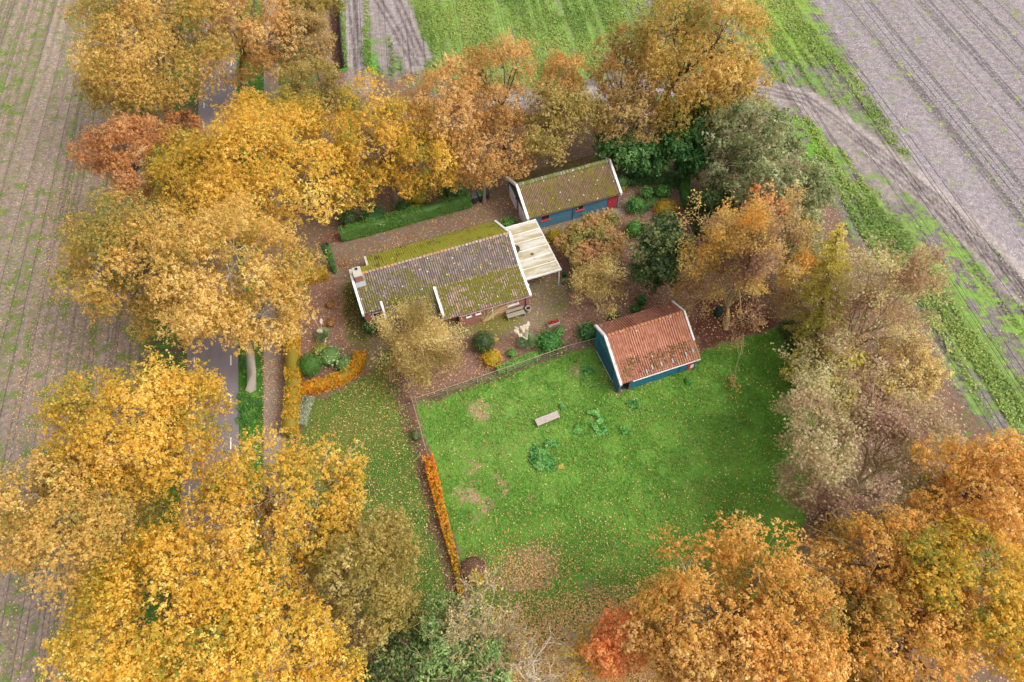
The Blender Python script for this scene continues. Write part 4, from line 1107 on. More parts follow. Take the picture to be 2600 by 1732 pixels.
T('golden ochre oak on the left of the lane beside the two white dashes', (312, 988), 176, 170, 11, 'gold', 'oak_tree', base=(420, 1060), nl=14, bh=.5)
T('deep golden oak filling the left edge above the bottom orange oak', (200, 1195), 172, 185, 10.5, 'ochre', 'oak_tree', base=(330, 1260), nl=14, bh=.52)
T('thin pale gold oak whose crown lets the lane show through', (620, 1150), 188, 168, 10.5, 'gold', 'oak_tree', base=(640, 1240), dens=.8, nl=14, bh=.55, twigs=120, twig_m=M_BARKP, twig_r=.02)
T('bright orange yellow oak in the bottom left corner', (395, 1462), 240, 165, 11, 'golddeep', 'oak_tree', base=(430, 1470), nl=15, bh=.58)
T('orange yellow oak with a dead pale limb at the bottom', (655, 1450), 138, 130, 11, 'golddeep', 'oak_tree', base=(650, 1450), dens=.8, nl=11, bh=.52, twigs=90, twig_m=M_BARKP)
T('golden oak scrap at the very bottom right of the orange yellow oak', (730, 1560), 90, 70, 9, 'golddeep', 'oak_tree', dens=.9, bh=.5)
T('dull olive oak at the south end of the lawn', (830, 1335), 140, 150, 9, 'olive', 'oak_tree', base=(815, 1400), nl=13, bh=.5, dens=1.05)
T('olive gold oak between the pale gold oak and the dull olive oak', (735, 1250), 85, 80, 8, 'gold', 'oak_tree', bh=.35, dens=.7)

# --- the row of trees along the driveway
T('yellow oak with a bare leaning trunk beside the long green hedge', (878, 318), 118, 172, 7.8, 'gold', 'oak_tree', base=(913, 468), bh=.48, tr=.3, nl=13, dens=.95)
T('golden tree between the yellow oak and the wheelie bins', (985, 378), 84, 108, 5.6, 'gold', 'tree', bh=.42, dens=.85)
T('tall orange pink tree rising above the yellow oak', (1000, 240), 92, 132, 10, 'pinkor', 'tree', bh=.5, dens=.8, twigs=60)
T('thin pale orange tree in front of the green crop', (1152, 195), 90, 112, 9.5, 'tanor', 'tree', dens=.55, bh=.5, twigs=140, bark=M_BARKD, twig_r=.02)
T('brownish pink tree hanging over the garage drive', (1126, 346), 92, 80, 6.4, 'pinkor', 'tree', bh=.38, dens=.72, twigs=60)
T('olive gold oak leaning over the back of the garage roof', (1282, 288), 92, 84, 7.4, 'olive', 'oak_tree', bh=.62, dens=1.0, base=(1290, 330))
T('small orange tan tree top above the garage oak', (1290, 190), 62, 66, 9.5, 'tanor', 'tree', bh=.55, dens=.75)
T('thin tan tree between the garage oak and the great olive gold oak', (1432, 165), 80, 105, 9.0, 'tanor', 'tree', dens=.6, bh=.42, twigs=110, bark=M_BARKD, twig_r=.02)
T('pale tan crown in front of the great olive gold oak', (1445, 275), 76, 72, 7.5, 'tan', 'tree', bh=.55, dens=.8)
T('great olive gold oak at the far corner of the farmyard', (1592, 138), 160, 150, 11.5, 'ochre', 'oak_tree', base=(1527, 280), bh=.46, nl=14, dens=.9, bark=M_BARKD)
T('lower olive branchy crown on the right of the great oak', (1690, 205), 72, 62, 8.5, 'ochre', 'oak_tree', bh=.42, dens=.85)

# --- east side of the farmyard
T('dark green laurel thicket between the garage and the great oak', (1450, 335), 82, 62, 3.4, 'dkgreen', 'evergreen_shrub', 'shrub', dens=1.5, leaf=.24, bh=.55, limbs=False)
T('dark evergreen under the trunk of the great oak', (1590, 318), 88, 70, 4.2, 'dkgreen', 'evergreen_tree', 'tree', dens=1.35, leaf=.24, bh=.42, limbs=False)
T('small holly with dark glossy leaves left of the grey green willow', (1582, 372), 40, 38, 2.6, 'dkgreen', 'holly', 'shrub', dens=1.7, leaf=.2, bh=.3, limbs=False)
T('yellow leaved sapling in front of the dark laurels', (1518, 342), 40, 50, 2.8, 'larch', 'sapling', 'tree', dens=.7, leaf=.22, bh=.7, twigs=50, twig_len=.8)
T('grey green willow nearest the curved tracks', (1722, 345), 105, 100, 6.2, 'greygreen', 'willow_tree', 'tree', dens=.9, leaf=.22, bh=.5, twigs=160, twig_r=.018, nl=12)
T('broad grey green willow above the orange tipped tree', (1800, 455), 110, 105, 6.2, 'greygreen', 'willow_tree', 'tree', dens=.9, leaf=.22, bh=.56, twigs=160, twig_r=.018, nl=12)
T('dark ivy green bush behind the curved clipped hedge', (1642, 478), 62, 72, 2.6, 'evergreen', 'evergreen_shrub', 'shrub', dens=1.4, leaf=.2, bh=.3, limbs=False)
T('dark green yew with soft spreading boughs in the garden', (1524, 588), 76, 92, 5.0, 'evergreen', 'yew_tree', 'tree', dens=1.7, leaf=.26, bh=.42, nl=14, huevar=(.5, .4), cl_r=.17)
T('orange leaved top of a tree behind the purple brown one', (1756, 474), 50, 44, 8.5, 'redor', 'tree', 'tree', dens=.5, leaf=.24, bh=.62, twigs=120, twig_m=M_BARKD)
T('thin grey green tree with a bare grey stem between the cherry and the larch', (1836, 545), 54, 84, 6.0, 'greygreen', 'tree', 'tree', dens=.7, leaf=.2, bh=.55, twigs=120, twig_r=.016, base=(1812, 680))
T('low thin leaved scrub behind the cherry tree towards the crop', (1848, 640), 62, 70, 3.0, 'tan', 'scrub', 'shrub', dens=.7, leaf=.18, bh=.45, twigs=160, twig_r=.012)
T('dull green scrub at the foot of the broad grey green willow', (1760, 540), 70, 50, 2.4, 'greygreen', 'scrub', 'shrub', dens=.9, leaf=.18, bh=.3, twigs=80, twig_r=.012)
T('low thin leaved scrub round the foot of the forked tree', (1895, 830), 88, 75, 2.8, 'larch', 'scrub', 'shrub', dens=.6, leaf=.2, bh=.4, twigs=220, twig_r=.014)
T('pale twiggy bush between the forked tree and the green crop', (2085, 850), 95, 95, 3.0, 'brushtan', 'bush', 'shrub', dens=.55, leaf=.18, bh=.5, twigs=420, twig_r=.014, twig_len=1.2)
T('yellow green bush with an orange streak at the paddock edge', (1920, 915), 62, 46, 5.5, 'larch', 'bush', 'shrub', dens=.8, leaf=.26, bh=.45, twigs=40, huevar=(.7, .4))
T('orange oak at the right edge below the bare trees', (2270, 1130), 150, 135, 9.5, 'orange', 'oak_tree', bh=.55, nl=13)
T('amber oak right of the round orange oak, reaching towards the paddock', (2035, 1290), 150, 130, 8.5, 'orange', 'oak_tree', bh=.5, dens=.82, nl=13, twigs=80)
T('amber oak filling the lower right edge', (2235, 1370), 165, 150, 10, 'golddeep', 'oak_tree', bh=.42, nl=14, dens=.95)
T('ochre oak at the very bottom right', (2110, 1490), 160, 110, 9.5, 'orange', 'oak_tree', bh=.48, nl=13, dens=.9)
T('ochre oak filling the gap below the olive green tree', (1965, 1555), 90, 70, 7.5, 'orange', 'oak_tree', bh=.4)
T('olive green tree between the two big orange oaks', (1968, 1440), 88, 125, 7, 'olive', 'tree', bh=.4, dens=1.0)
T('round orange oak at the bottom edge of the paddock', (1698, 1400), 208, 168, 10.5, 'orange', 'oak_tree', bh=.58, nl=16, twigs=80)
T('tan fronted oak at the bottom edge left of the round orange oak', (1600, 1500), 135, 105, 10, 'tanor', 'oak_tree', bh=.6, nl=12)
T('small coral red tree beside the tan fronted oak', (1432, 1478), 84, 92, 7, 'redor', 'maple_tree', 'tree', bh=.5, nl=10)
T('yellow leaved tree low beside the coral red tree', (1350, 1500), 62, 64, 5, 'golddeep', 'tree', 'tree', dens=.6, bh=.6, twigs=140, twig_m=M_BARKP)
T('bushy grey green willow at the foot of the lawn hedge', (1050, 1465), 96, 92, 5.5, 'bluegreen', 'willow_tree', 'tree', bh=.55, dens=1.0, nl=12, huevar=(.6, .4), twigs=120)
T('dark green and brown thicket below the dull olive oak', (930, 1530), 100, 70, 5.0, 'evergreen', 'thicket', 'shrub', bh=.5, dens=1.1, limbs=False)
T('pale green bush at the bottom edge below the grey green willow', (1110, 1550), 70, 50, 5.5, 'bluegreen', 'bush', 'shrub', bh=.62, dens=.9)

M_OLB = plain('olive_bark', lin(150, 132, 98), .95, .2, 5)
M_LIC = plain('lichen_bark', lin(170, 154, 118), .95, .2, 5)
M_DEAD = plain('dead_wood', lin(196, 182, 162), .9, .1)
bare_tree('nearly bare forked tree with pinkish brown twigs at the field edge', 'bare_tree', (1932, 860), (2018, 700), 7.6, 140, 150, 'browntan', 11000, M_OLB, 5, 7, .2, .26)
bare_tree('half bare tree with purple brown and yellow leaves beside the barn', 'cherry_tree', (1668, 757), (1702, 600), 7.0, 132, 160, 'mottle', 27000, plain('cherry_bark', lin(176, 152, 108), .9, .2), 5, 9, .19, .22, .012, 'tree', .5, .45)
bare_tree('wide grey brown tree with many bare twigs east of the paddock', 'bare_tree', (1935, 1195), (1985, 1058), 5.2, 218, 150, 'purple', 27000, M_LIC, 5, 10, .21, .34)
bare_tree('bare tree with fine pale brown branches at the bottom middle', 'bare_tree', (1165, 1580), (1130, 1450), 6.5, 110, 110, 'brushtan', 1300, plain('pale_brown_bark', lin(176, 156, 128), .9, .15), 5, 6, .17, .2, .02)
bare_tree('leafless whitish tree in front of the bare bottom tree', 'dead_tree', (1228, 1610), (1225, 1530), 7.0, 80, 75, 'brushtan', 0, M_DEAD, 4, 5, .17, .15)

# ------------------------------------------------------------------ shrubs, hedges and garden plants
def larch(label, c, base, h, r, pal, seed):
    """conifer with tiers of drooping boughs"""
    rng = np.random.default_rng(seed)
    B = at(*base); top = at(c[0], c[1], h) - B
    t = thing('larch_tree', label, 'tree', (B[0], B[1], 0))
    tp = curve([0, 0, -.1], top, rng, 8, .01)
    br = [(tp, np.linspace(.20, .03, 8))]
    P = []; N = []
    for i in range(95):
        f = rng.uniform(.10, .99); p = tp[0] + (tp[-1] - tp[0]) * f
        a = rng.uniform(0, 2 * np.pi); L = r * (1 - f) ** .75 * rng.uniform(.65, 1.1) + .25
        e = p + np.array([math.cos(a) * L, math.sin(a) * L, -.12 * L + rng.normal() * .15])
        bp = curve(p, e, rng, 5, .05, .06)
        br.append((bp, np.linspace(.035, .008, 5)))
        m = int(120 * L)
        q = rng.random(m) ** .7
        pts = np.stack([np.interp(q, np.linspace(0, 1, 5), bp[:, k]) for k in range(3)], 1)
        sp = rng.normal(size=(m, 3)) * np.array([.16, .16, .09]) * (1.1 - q[:, None] * .5)
        P.append(pts + sp); N.append(np.array([0, 0, .7]) + rng.normal(size=(m, 3)) * .7)
    P = np.concatenate(P); N = unit(np.concatenate(N))
    V, F = leaves(P, N, rng.uniform(.07, .13, len(P)), rng.uniform(.03, .06, len(P)), rng)
    np_mesh('crown', V, F, LEAF[pal], t, hue=np.clip(.35 + .35 * P[:, 2] / h + rng.normal(size=len(P)) * .16, 0, 1))
    Vt, Ft = tubes(br, 5); np_mesh('trunk', Vt, Ft, M_BARKD, t)
    return t

def dome(label, c, r, h, pal, name='shrub', leaf=.12, dens=1.0, bump=.16, bh=.5, var=.16, seed=None, cat='shrub', rx=1.0, twigs=False, group=None, flop=0.0):
    SEED[0] += 1
    rng = np.random.default_rng(SEED[0])
    C = at(c[0], c[1], h * .5); C[2] = 0
    t = thing(name, label, cat, (C[0], C[1], 0), HOUSE_A, group)
    n = int(dens * 9.0 * (r * r + r * h) / (leaf * leaf) * .55)
    d = unit(rng.normal(size=(n, 3)) + np.array([0, 0, .25])); d = d[d[:, 2] > -.55]; n = len(d)
    ph = rng.uniform(0, 6, 6)
    bm = 1 + bump * (np.sin(d[:, 0] * 5 + ph[0]) * np.sin(d[:, 1] * 5 + ph[1]) + .7 * np.sin(d[:, 2] * 7 + ph[2] + d[:, 0] * 4) + .5 * np.sin(d[:, 1] * 11 + ph[3]) * np.sin(d[:, 0] * 10 + ph[4]))
    s = bm * (1 - np.abs(rng.normal(size=n)) * .10 + .02)
    P = d * s[:, None] * np.array([r * rx, r, h * .56]) + np.array([0, 0, h * .44])
    P[:, 2] = np.maximum(P[:, 2], .03)
    N = unit(d * .8 + np.array([0, 0, .3]) + rng.normal(size=(n, 3)) * .5)
    L = leaf * rng.uniform(.4, .68, n)
    V, F = leaves(P, N, L, L * rng.uniform(.5, .8, n), rng)
    hue = np.clip(bh + (bm - 1) * .8 + rng.normal(size=n) * var, .01, .99)
    # solid core inside the leaf shell, at the dark end of the palette
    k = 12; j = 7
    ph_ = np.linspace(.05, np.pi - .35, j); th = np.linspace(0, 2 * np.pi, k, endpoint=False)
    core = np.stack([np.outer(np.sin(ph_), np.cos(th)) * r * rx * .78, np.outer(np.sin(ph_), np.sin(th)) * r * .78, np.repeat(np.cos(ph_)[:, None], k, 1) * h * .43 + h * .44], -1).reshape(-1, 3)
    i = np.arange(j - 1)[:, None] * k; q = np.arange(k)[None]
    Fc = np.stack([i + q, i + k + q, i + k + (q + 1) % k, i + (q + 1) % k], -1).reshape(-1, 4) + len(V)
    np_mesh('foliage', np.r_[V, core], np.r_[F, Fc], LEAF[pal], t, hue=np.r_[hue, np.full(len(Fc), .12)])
    st = []
    for _ in range(7):
        e = unit(rng.normal(size=3) * np.array([1, 1, .2]) + np.array([0, 0, .9])) * np.array([r * .7, r * .7, h * .8])
        st.append((curve([0, 0, -.05], e, rng, 4, .06), np.linspace(.035, .012, 4)))
    Vt, Ft = tubes(st, 5); np_mesh('stems', Vt, Ft, M_BARKD, t)
    return t

def hedge(label, pts, wd, h, pal, leaf=.11, dens=1.0, bh=.5, var=.15, rough=.06, name='hedge', taper=None, cat='hedge', cover=1.0, grad=0.0):
    SEED[0] += 1
    rng = np.random.default_rng(SEED[0])
    W = np.array(D(*pts)); c0 = W.mean(0)
    t = thing(name, label, cat, (c0[0], c0[1], 0))
    P0 = W - c0
    seg = np.r_[0, np.cumsum(np.hypot(*np.diff(P0, axis=0).T))]; Lg = seg[-1]
    def fr(q):
        p = np.stack([np.interp(q, seg, P0[:, k]) for k in (0, 1)], -1)
        e = .25
        a = np.stack([np.interp(np.clip(q + e, 0, Lg), seg, P0[:, k]) - np.interp(np.clip(q - e, 0, Lg), seg, P0[:, k]) for k in (0, 1)], -1)
        a = a / np.linalg.norm(a, axis=-1, keepdims=True)
        return p, a, np.stack([-a[..., 1], a[..., 0]], -1)
    per = wd + 2 * h
    n = int(dens * 1.5 * Lg * per / (leaf * leaf * .55))
    q = rng.uniform(0, Lg, n); u = rng.uniform(0, per, n)
    k = vnoise(q, q * 0, 1.2, 5); hs_ = h * (1 + .26 * (k - .5) + .22 * (vnoise(q, q * 0 + 3, 3.1, 15) - .5)) * (np.interp(q, [0, Lg], taper) if taper else 1.0)
    ws = wd * (1 + .2 * (vnoise(q, q * 0 + 7, 1.0, 9) - .5)) * (np.interp(q, [0, Lg], taper) if taper else 1.0)
    x = np.where(u < h, -.5, np.where(u > h + wd, .5, (u - h) / wd - .5)) * ws
    z = np.where(u < h, u / h, np.where(u > h + wd, (per - u) / h, 1.0)) * hs_
    nx_ = np.where(u < h, -1.0, np.where(u > h + wd, 1.0, 0)); nz = np.where((u >= h) & (u <= h + wd), 1.0, 0.15)
    p, a, b_ = fr(q)
    dep = -np.abs(rng.normal(size=n)) * rough
    P = np.c_[p + b_ * (x + nx_ * dep)[:, None] + a * (rng.normal(size=n) * .03)[:, None], np.maximum(z + np.where(nz > .5, dep, 0) + rng.normal(size=n) * .02, .02)]
    if cover < 1:
        keep = vnoise(q * 2, z * 2, 1.0, 31) + rng.normal(size=n) * .15 < cover
        P, q, nx_, nz, b_ = P[keep], q[keep], nx_[keep], nz[keep], b_[keep]; n = len(P)
    N = unit(np.c_[b_ * nx_[:, None], nz] + rng.normal(size=(n, 3)) * .5)
    L = leaf * rng.uniform(.42, .7, n)
    V, F = leaves(P, N, L, L * rng.uniform(.55, .8, n), rng)
    hue = np.clip(bh + grad * (.5 - q / Lg) + .55 * (fbm(q * 1.0, P[:, 2], .6, 41, 2) - .5) + rng.normal(size=n) * var, .01, .99)
    # ends + core
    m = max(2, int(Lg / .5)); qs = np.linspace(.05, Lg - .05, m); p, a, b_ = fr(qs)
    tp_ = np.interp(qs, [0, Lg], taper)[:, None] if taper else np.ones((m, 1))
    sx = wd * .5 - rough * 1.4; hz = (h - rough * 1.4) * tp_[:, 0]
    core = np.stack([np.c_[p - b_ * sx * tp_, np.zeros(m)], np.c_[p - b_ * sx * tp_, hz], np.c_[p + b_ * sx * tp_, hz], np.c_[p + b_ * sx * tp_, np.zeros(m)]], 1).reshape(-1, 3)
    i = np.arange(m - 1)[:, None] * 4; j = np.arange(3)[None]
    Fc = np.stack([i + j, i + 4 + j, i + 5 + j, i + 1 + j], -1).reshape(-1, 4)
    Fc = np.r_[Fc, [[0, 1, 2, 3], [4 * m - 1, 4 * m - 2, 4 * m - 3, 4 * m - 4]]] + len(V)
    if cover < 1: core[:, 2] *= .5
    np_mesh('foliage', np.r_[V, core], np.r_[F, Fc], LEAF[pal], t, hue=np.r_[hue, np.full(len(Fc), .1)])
    st = []
    for s in np.arange(.2, Lg, .7):
        p, a, b_ = fr(np.array([s])); st.append((np.array([[p[0, 0], p[0, 1], -.05], [p[0, 0] + rng.normal() * .05, p[0, 1] + rng.normal() * .05, h * .5]]), [.03, .02]))
    Vt, Ft = tubes(st, 4); np_mesh('stems', Vt, Ft, M_BARKD, t)
    return t

def weeds(label, outline, h, pal, n, leaf=.10, name='nettle_patch', bh=.5, cat='weeds', thr=.38, amp=1.2):
    SEED[0] += 1
    rng = np.random.default_rng(SEED[0])
    W = np.array(D(*outline)); c0 = W.mean(0); lo = W.min(0); hi = W.max(0)
    t_ = np.c_[rng.uniform(lo[0], hi[0], n * 4), rng.uniform(lo[1], hi[1], n * 4)]
    dd = pdist([tuple(p) for p in W], t_[:, 0], t_[:, 1])
    nz = fbm(t_[:, 0], t_[:, 1], 1.3, 77, 2)
    keep = dd + (nz - .5) * amp > 0
    keep &= nz > thr
    t_ = t_[keep][:n]; dd = dd[keep][:n]; m = len(t_)
    hh = h * np.clip(.35 + dd, .25, 1) * (.6 + .8 * fbm(t_[:, 0], t_[:, 1], 2.2, 5, 2)) * rng.uniform(.35, 1, m)
    P = np.c_[t_ - c0, hh + .06]
    N = unit(np.array([0, 0, 1.0]) + rng.normal(size=(m, 3)) * .45)
    L = leaf * rng.uniform(.45, .8, m)
    V, F = leaves(P, N, L, L * .65, rng)
    o = np_mesh(name, V, F, LEAF[pal], hue=np.clip(bh + 1.2 * (fbm(t_[:, 0], t_[:, 1], 2.0, 8, 2) - .5) + rng.normal(size=m) * .25, 0, 1))
    o.location = (c0[0], c0[1], 0)
    return tag(o, label, cat)

def pampas(label, c, r, h, plumes, lean, seed):
    rng = np.random.default_rng(seed)
    C = at(c[0], c[1], h * .35); C[2] = 0
    t = thing('pampas_grass', label, 'grass plant', C)
    bl = []
    for _ in range(620):
        a = rng.uniform(0, 2 * np.pi); rr = r * rng.uniform(.45, 1.05); hz = h * rng.uniform(.55, 1.0) * (1.15 - .5 * rr / r)
        q = np.linspace(0, 1, 5)[:, None]
        pts = np.c_[np.cos(a) * rr * q ** 1.2 + rng.normal() * .08, np.sin(a) * rr * q ** 1.2 + rng.normal() * .08, hz * (1.9 * q - .95 * q ** 2.4)]
        pts[:, 2] = np.maximum(pts[:, 2], 0.02)
        bl.append((pts, [.018, .017, .015, .010, .003]))
    V, F = tubes(bl, 3)
    hue = np.repeat(rng.uniform(.1, .95, len(bl)), len(F) // len(bl))
    np_mesh('blades', V, F, LEAF['pampas'], t, hue=hue)
    mp = plain('plume_%d' % seed, lin(236, 222, 200), .9, .12, 12)
    for i in range(plumes):
        a = rng.uniform(-.5, .5); base = np.array([0, 0, h * .6])
        e = base + np.array([lean[0] * rng.uniform(.6, 1.3) + rng.normal() * .34, lean[1] + rng.normal() * .34, h * rng.uniform(.5, .95)])
        d = unit(e - base); tip = e + d * rng.uniform(.38, .55)
        m = MB(); m.tube([base, e], .012, 5)
        so = m.build('plume', mp, t)
        n = 240; q = rng.random(n); wd = .11 * np.sin(np.pi * np.clip(q * .92 + .06, 0, 1)) ** .7
        P = e + (tip - e) * q[:, None] + rng.normal(size=(n, 3)) * (wd * .5)[:, None]
        N = unit(rng.normal(size=(n, 3)))
        Vl, Fl = leaves(P, N, np.full(n, .09), np.full(n, .035), rng)
        np_mesh('plume_head', Vl, Fl, mp, so)
    return t

PAL2 = {'spindle': [(128, 120, 58), (178, 142, 72), (206, 152, 84), (212, 148, 92), (198, 124, 86)]}
for k_, v_ in PAL2.items(): LEAF[k_] = foliage_mat('leaves_' + k_, v_, .4, gain=(1.05, 1.4, 1.6))

larch('yellow green larch leaning over the paddock corner', (1930, 520), (1878, 778), 13.0, 3.4, 'larch', 501)
T('orange pink spindle bush between the garage path and the yew', (1368, 556), 80, 74, 1.9, 'spindle', 'spindle_bush', 'shrub', dens=1.5, leaf=.15, bh=.5, huevar=(.75, .5), limbs=True)

M_STRAW = plain('straw_twig', lin(204, 178, 122), .9, .15)
bare_tree('straw coloured twiggy willow bush between the carport and the red barn', 'willow_bush', (1376, 712), (1370, 665), 2.2, 62, 66, 'brushtan', 6000, M_STRAW, 4, 16, .15, .10, .008, 'shrub', .42, .5, .1)
bare_tree('straw coloured willow bush in front of the farmhouse porch', 'willow_bush', (985, 880), (972, 812), 2.4, 92, 96, 'brushtan', 15000, M_STRAW, 4, 24, .15, .12, .008, 'shrub', .42, .45, .1)

dome('dark olive dome bush beside the straw coloured willow', (1110, 785), 1.12, 1.9, 'evergreen', leaf=.11, bh=.28, bump=.06, dens=1.3)
dome('amber yellow bush in front of the dark olive dome', (1131, 822), .98, 1.3, 'yelshrub', leaf=.13, bump=.2, bh=.52)
dome('small round lime green bush on brown mulch near the pampas grass', (1176, 811), .5, .6, 'lime', leaf=.1, bh=.5, bump=.1)
dome('pale yellow grass tuft behind the amber bush', (1139, 783), .32, .5, 'larch', leaf=.12, bh=.8, bump=.3)
dome('big glossy rhododendron beside the pampas grass and the paddock wire', (1263, 784), 1.4, 1.55, 'laurel', leaf=.16, bh=.42, bump=.14, dens=1.2)
dome('small bluish bush behind the big glossy rhododendron', (1287, 758), .55, .8, 'bluegreen', leaf=.12, bh=.3)
dome('largest glossy green camellia beside the garage path', (1460, 470), .98, 1.75, 'laurel', leaf=.15, bh=.52, bump=.1, dens=1.2)
dome('yellowish green camellia between two darker camellias', (1486, 443), .72, 1.3, 'laurel', leaf=.14, bh=.62, dens=1.2)
dome('square cut glossy camellia nearest the curved clipped hedge', (1524, 440), .88, 1.35, 'laurel', leaf=.14, bh=.5, bump=.08, dens=1.2)
dome('low dark bush tucked between the camellias', (1506, 438), .5, .9, 'dkgreen', leaf=.12, bh=.5)
dome('orange brown clipped dome between the camellias and the yew', (1531, 478), 1.35, 1.2, 'beechgold', leaf=.12, bh=.42, bump=.07, var=.26)
dome('feathery bright green bush between the spindle bush and the yew', (1461, 524), 1.15, 1.5, 'lime', leaf=.16, bh=.35, bump=.3, dens=.9)
dome('yellow and green shrub at the corner of the carport roof', (1273, 542), .95, 1.15, 'yelshrub', leaf=.15, bh=.35, bump=.28, var=.28)
dome('rounded pale green bush between the farmhouse and the garage doors', (1172, 513), .98, 1.0, 'laurel', leaf=.14, bh=.72, bump=.16)
dome('dark rhododendron behind the red roof of the barn', (1474, 690), .62, 1.2, 'dkgreen', leaf=.13, bh=.5)
dome('smaller dark rhododendron touching the barn back wall', (1463, 711), .6, .9, 'dkgreen', leaf=.13, bh=.62)
dome('dark leafy bush at the left gable of the barn', (1352, 762), 1.15, 1.5, 'dkgreen', leaf=.16, bh=.66, bump=.2)
dome('low dark bush under the left end of the barn roof', (1412, 727), .7, .8, 'dkgreen', leaf=.14, bh=.5)
dome('clipped dark green dome beside the roadside beech hedge', (711, 838), 1.2, 1.9, 'hedge', leaf=.09, bh=.32, bump=.03, dens=1.2)
dome('loose grey green bush in the bed behind the curved beech hedge', (757, 818), 1.3, 1.4, 'bluegreen', leaf=.16, bh=.6, bump=.45, dens=.6)
dome('soft green bush filling the bend of the curved beech hedge', (793, 836), 1.0, 1.3, 'bluegreen', leaf=.15, bh=.5, bump=.14)
dome('olive yellow cushion below the small pampas grass', (738, 803), .85, .7, 'larch', leaf=.11, bh=.35, bump=.2)
dome('dried orange hydrangea beside the gravel ring, upper one', (759, 700), .6, .5, 'rust', leaf=.13, bh=.6, bump=.3, dens=.6, var=.3)
dome('dried orange hydrangea beside the gravel ring, lower one', (760, 741), .62, .5, 'rust', leaf=.13, bh=.62, bump=.3, dens=.6, var=.3)
dome('dark ivy bush under the white front window', (853, 748), 1.0, 1.3, 'dkgreen', leaf=.13, bh=.42, bump=.2)
dome('dark bluish bush at the left foot of the straw coloured willow', (893, 826), 1.05, 1.1, 'bluegreen', leaf=.14, bh=.18, bump=.3, dens=.9)
dome('grey green low bush by the gap between lawn and house', (912, 800), .7, .8, 'sage', leaf=.12, bh=.3, bump=.3)
dome('lone dark green sprig on the lawn', (834, 1125), .62, .6, 'dkgreen', leaf=.14, bh=.75, bump=.5, dens=.35)
dome('dusty twiggy shrub against the paddock wire', (957, 1000), .62, .9, 'greygreen', leaf=.12, bh=.25, bump=.35, dens=.6)
dome('bright yellow shrub at the lower end of the paddock hedge', (1093, 1326), .62, 1.3, 'yelshrub', leaf=.17, bh=.72, bump=.35, dens=.7)
dome('red brown bush at the lower end of the paddock hedge', (1088, 1308), 1.25, .9, 'rustbrown', leaf=.14, bh=.45, bump=.35, dens=.6)
dome('rusty orange beech bush behind the long green hedge', (962, 449), 1.35, 2.2, 'golddeep', leaf=.17, bh=.35, bump=.25)
dome('dark green undergrowth at the left end of the long green hedge', (858, 497), 1.7, 1.6, 'dkgreen', leaf=.17, bh=.55, bump=.3)
dome('dark green undergrowth beside the bare trunk of the yellow oak', (930, 478), 1.3, 1.3, 'dkgreen', leaf=.16, bh=.6, bump=.3)
dome('dark green undergrowth behind the wheelie bins', (1045, 436), 1.6, 1.6, 'dkgreen', leaf=.17, bh=.6, bump=.3)
dome('tangled ivy bush at the garage gable by the low shelter', (1428, 415), .95, 1.5, 'bluegreen', leaf=.15, bh=.25, bump=.3)
dome('yellow tinged creeper at the foot of the red garage door corner', (1430, 434), .5, .6, 'yelshrub', leaf=.13, bh=.3, bump=.3)
dome('feathery dark conifer left of the long green hedge', (800, 500), 1.2, 2.0, 'evergreen', leaf=.16, bh=.4, bump=.25)

hedge('long clipped green hedge along the driveway', [(786, 551), (880, 527), (985, 497), (1083, 471)], 1.05, 1.45, 'hedge', leaf=.10, bh=.45)
hedge('roadside beech hedge turning orange beside the cycle path', [(668, 655), (676, 790), (682, 900), (676, 960), (672, 1006)], 1.25, 1.5, 'beechgold', leaf=.17, bh=.5, var=.28)
hedge('curved orange beech hedge between the garden bed and the lawn', [(690, 905), (740, 893), (785, 878), (812, 862), (828, 842), (832, 818)], 1.05, 1.1, 'beech', leaf=.18, bh=.50, var=.30, rough=.11)
hedge('orange yellow hedge dwindling along the left edge of the paddock', [(987, 1058), (1002, 1120), (1022, 1200), (1045, 1285), (1062, 1372)], .85, 1.0, 'beech', leaf=.18, bh=.44, var=.30, taper=(1.15, .45), rough=.16, cover=.86, grad=.5)
hedge('low light green hedge inside the paddock wire', [(1143, 858), (1190, 838), (1238, 820)], .75, .65, 'lime', leaf=.11, bh=.5)
hedge('curved dark green clipped hedge beside the camellias', [(1577, 408), (1572, 440), (1576, 468), (1590, 498)], 1.0, 1.4, 'hedge', leaf=.08, bh=.32, var=.1)
hedge('golden olive hedge between the driveway gate and the front bed', [(676, 650), (715, 645), (757, 634)], 1.15, 1.1, 'beechgold', leaf=.13, bh=.35, var=.22)
hedge('sage grey lavender strip below the roadside hedge', [(712, 915), (702, 945), (690, 980)], 1.1, .5, 'sage', leaf=.12, bh=.5, rough=.1, name='lavender_border', cat='border')
hedge('dark ragged undergrowth along the east side of the paddock', [(1800, 752), (1832, 812), (1862, 880)], 1.6, 1.2, 'evergreen', leaf=.15, bh=.45, rough=.2, name='undergrowth', cat='undergrowth')
hedge('dark low undergrowth below the wide grey brown tree', [(1880, 1190), (1930, 1230), (2010, 1210)], 2.4, .7, 'rustbrown', leaf=.15, bh=.4, rough=.2, name='undergrowth', cat='undergrowth')
hedge('ivy clinging to the left farmhouse gable', [(818, 668), (826, 700), (838, 742)], .4, 1.2, 'dkgreen', leaf=.12, bh=.5, rough=.08, name='ivy', cat='ivy')
hedge('strip of green weeds along the back eaves of the farmhouse', [(870, 605), (930, 588), (1000, 568), (1050, 553)], .6, .35, 'lime', leaf=.10, bh=.3, rough=.08, name='weed_strip', cat='weeds')

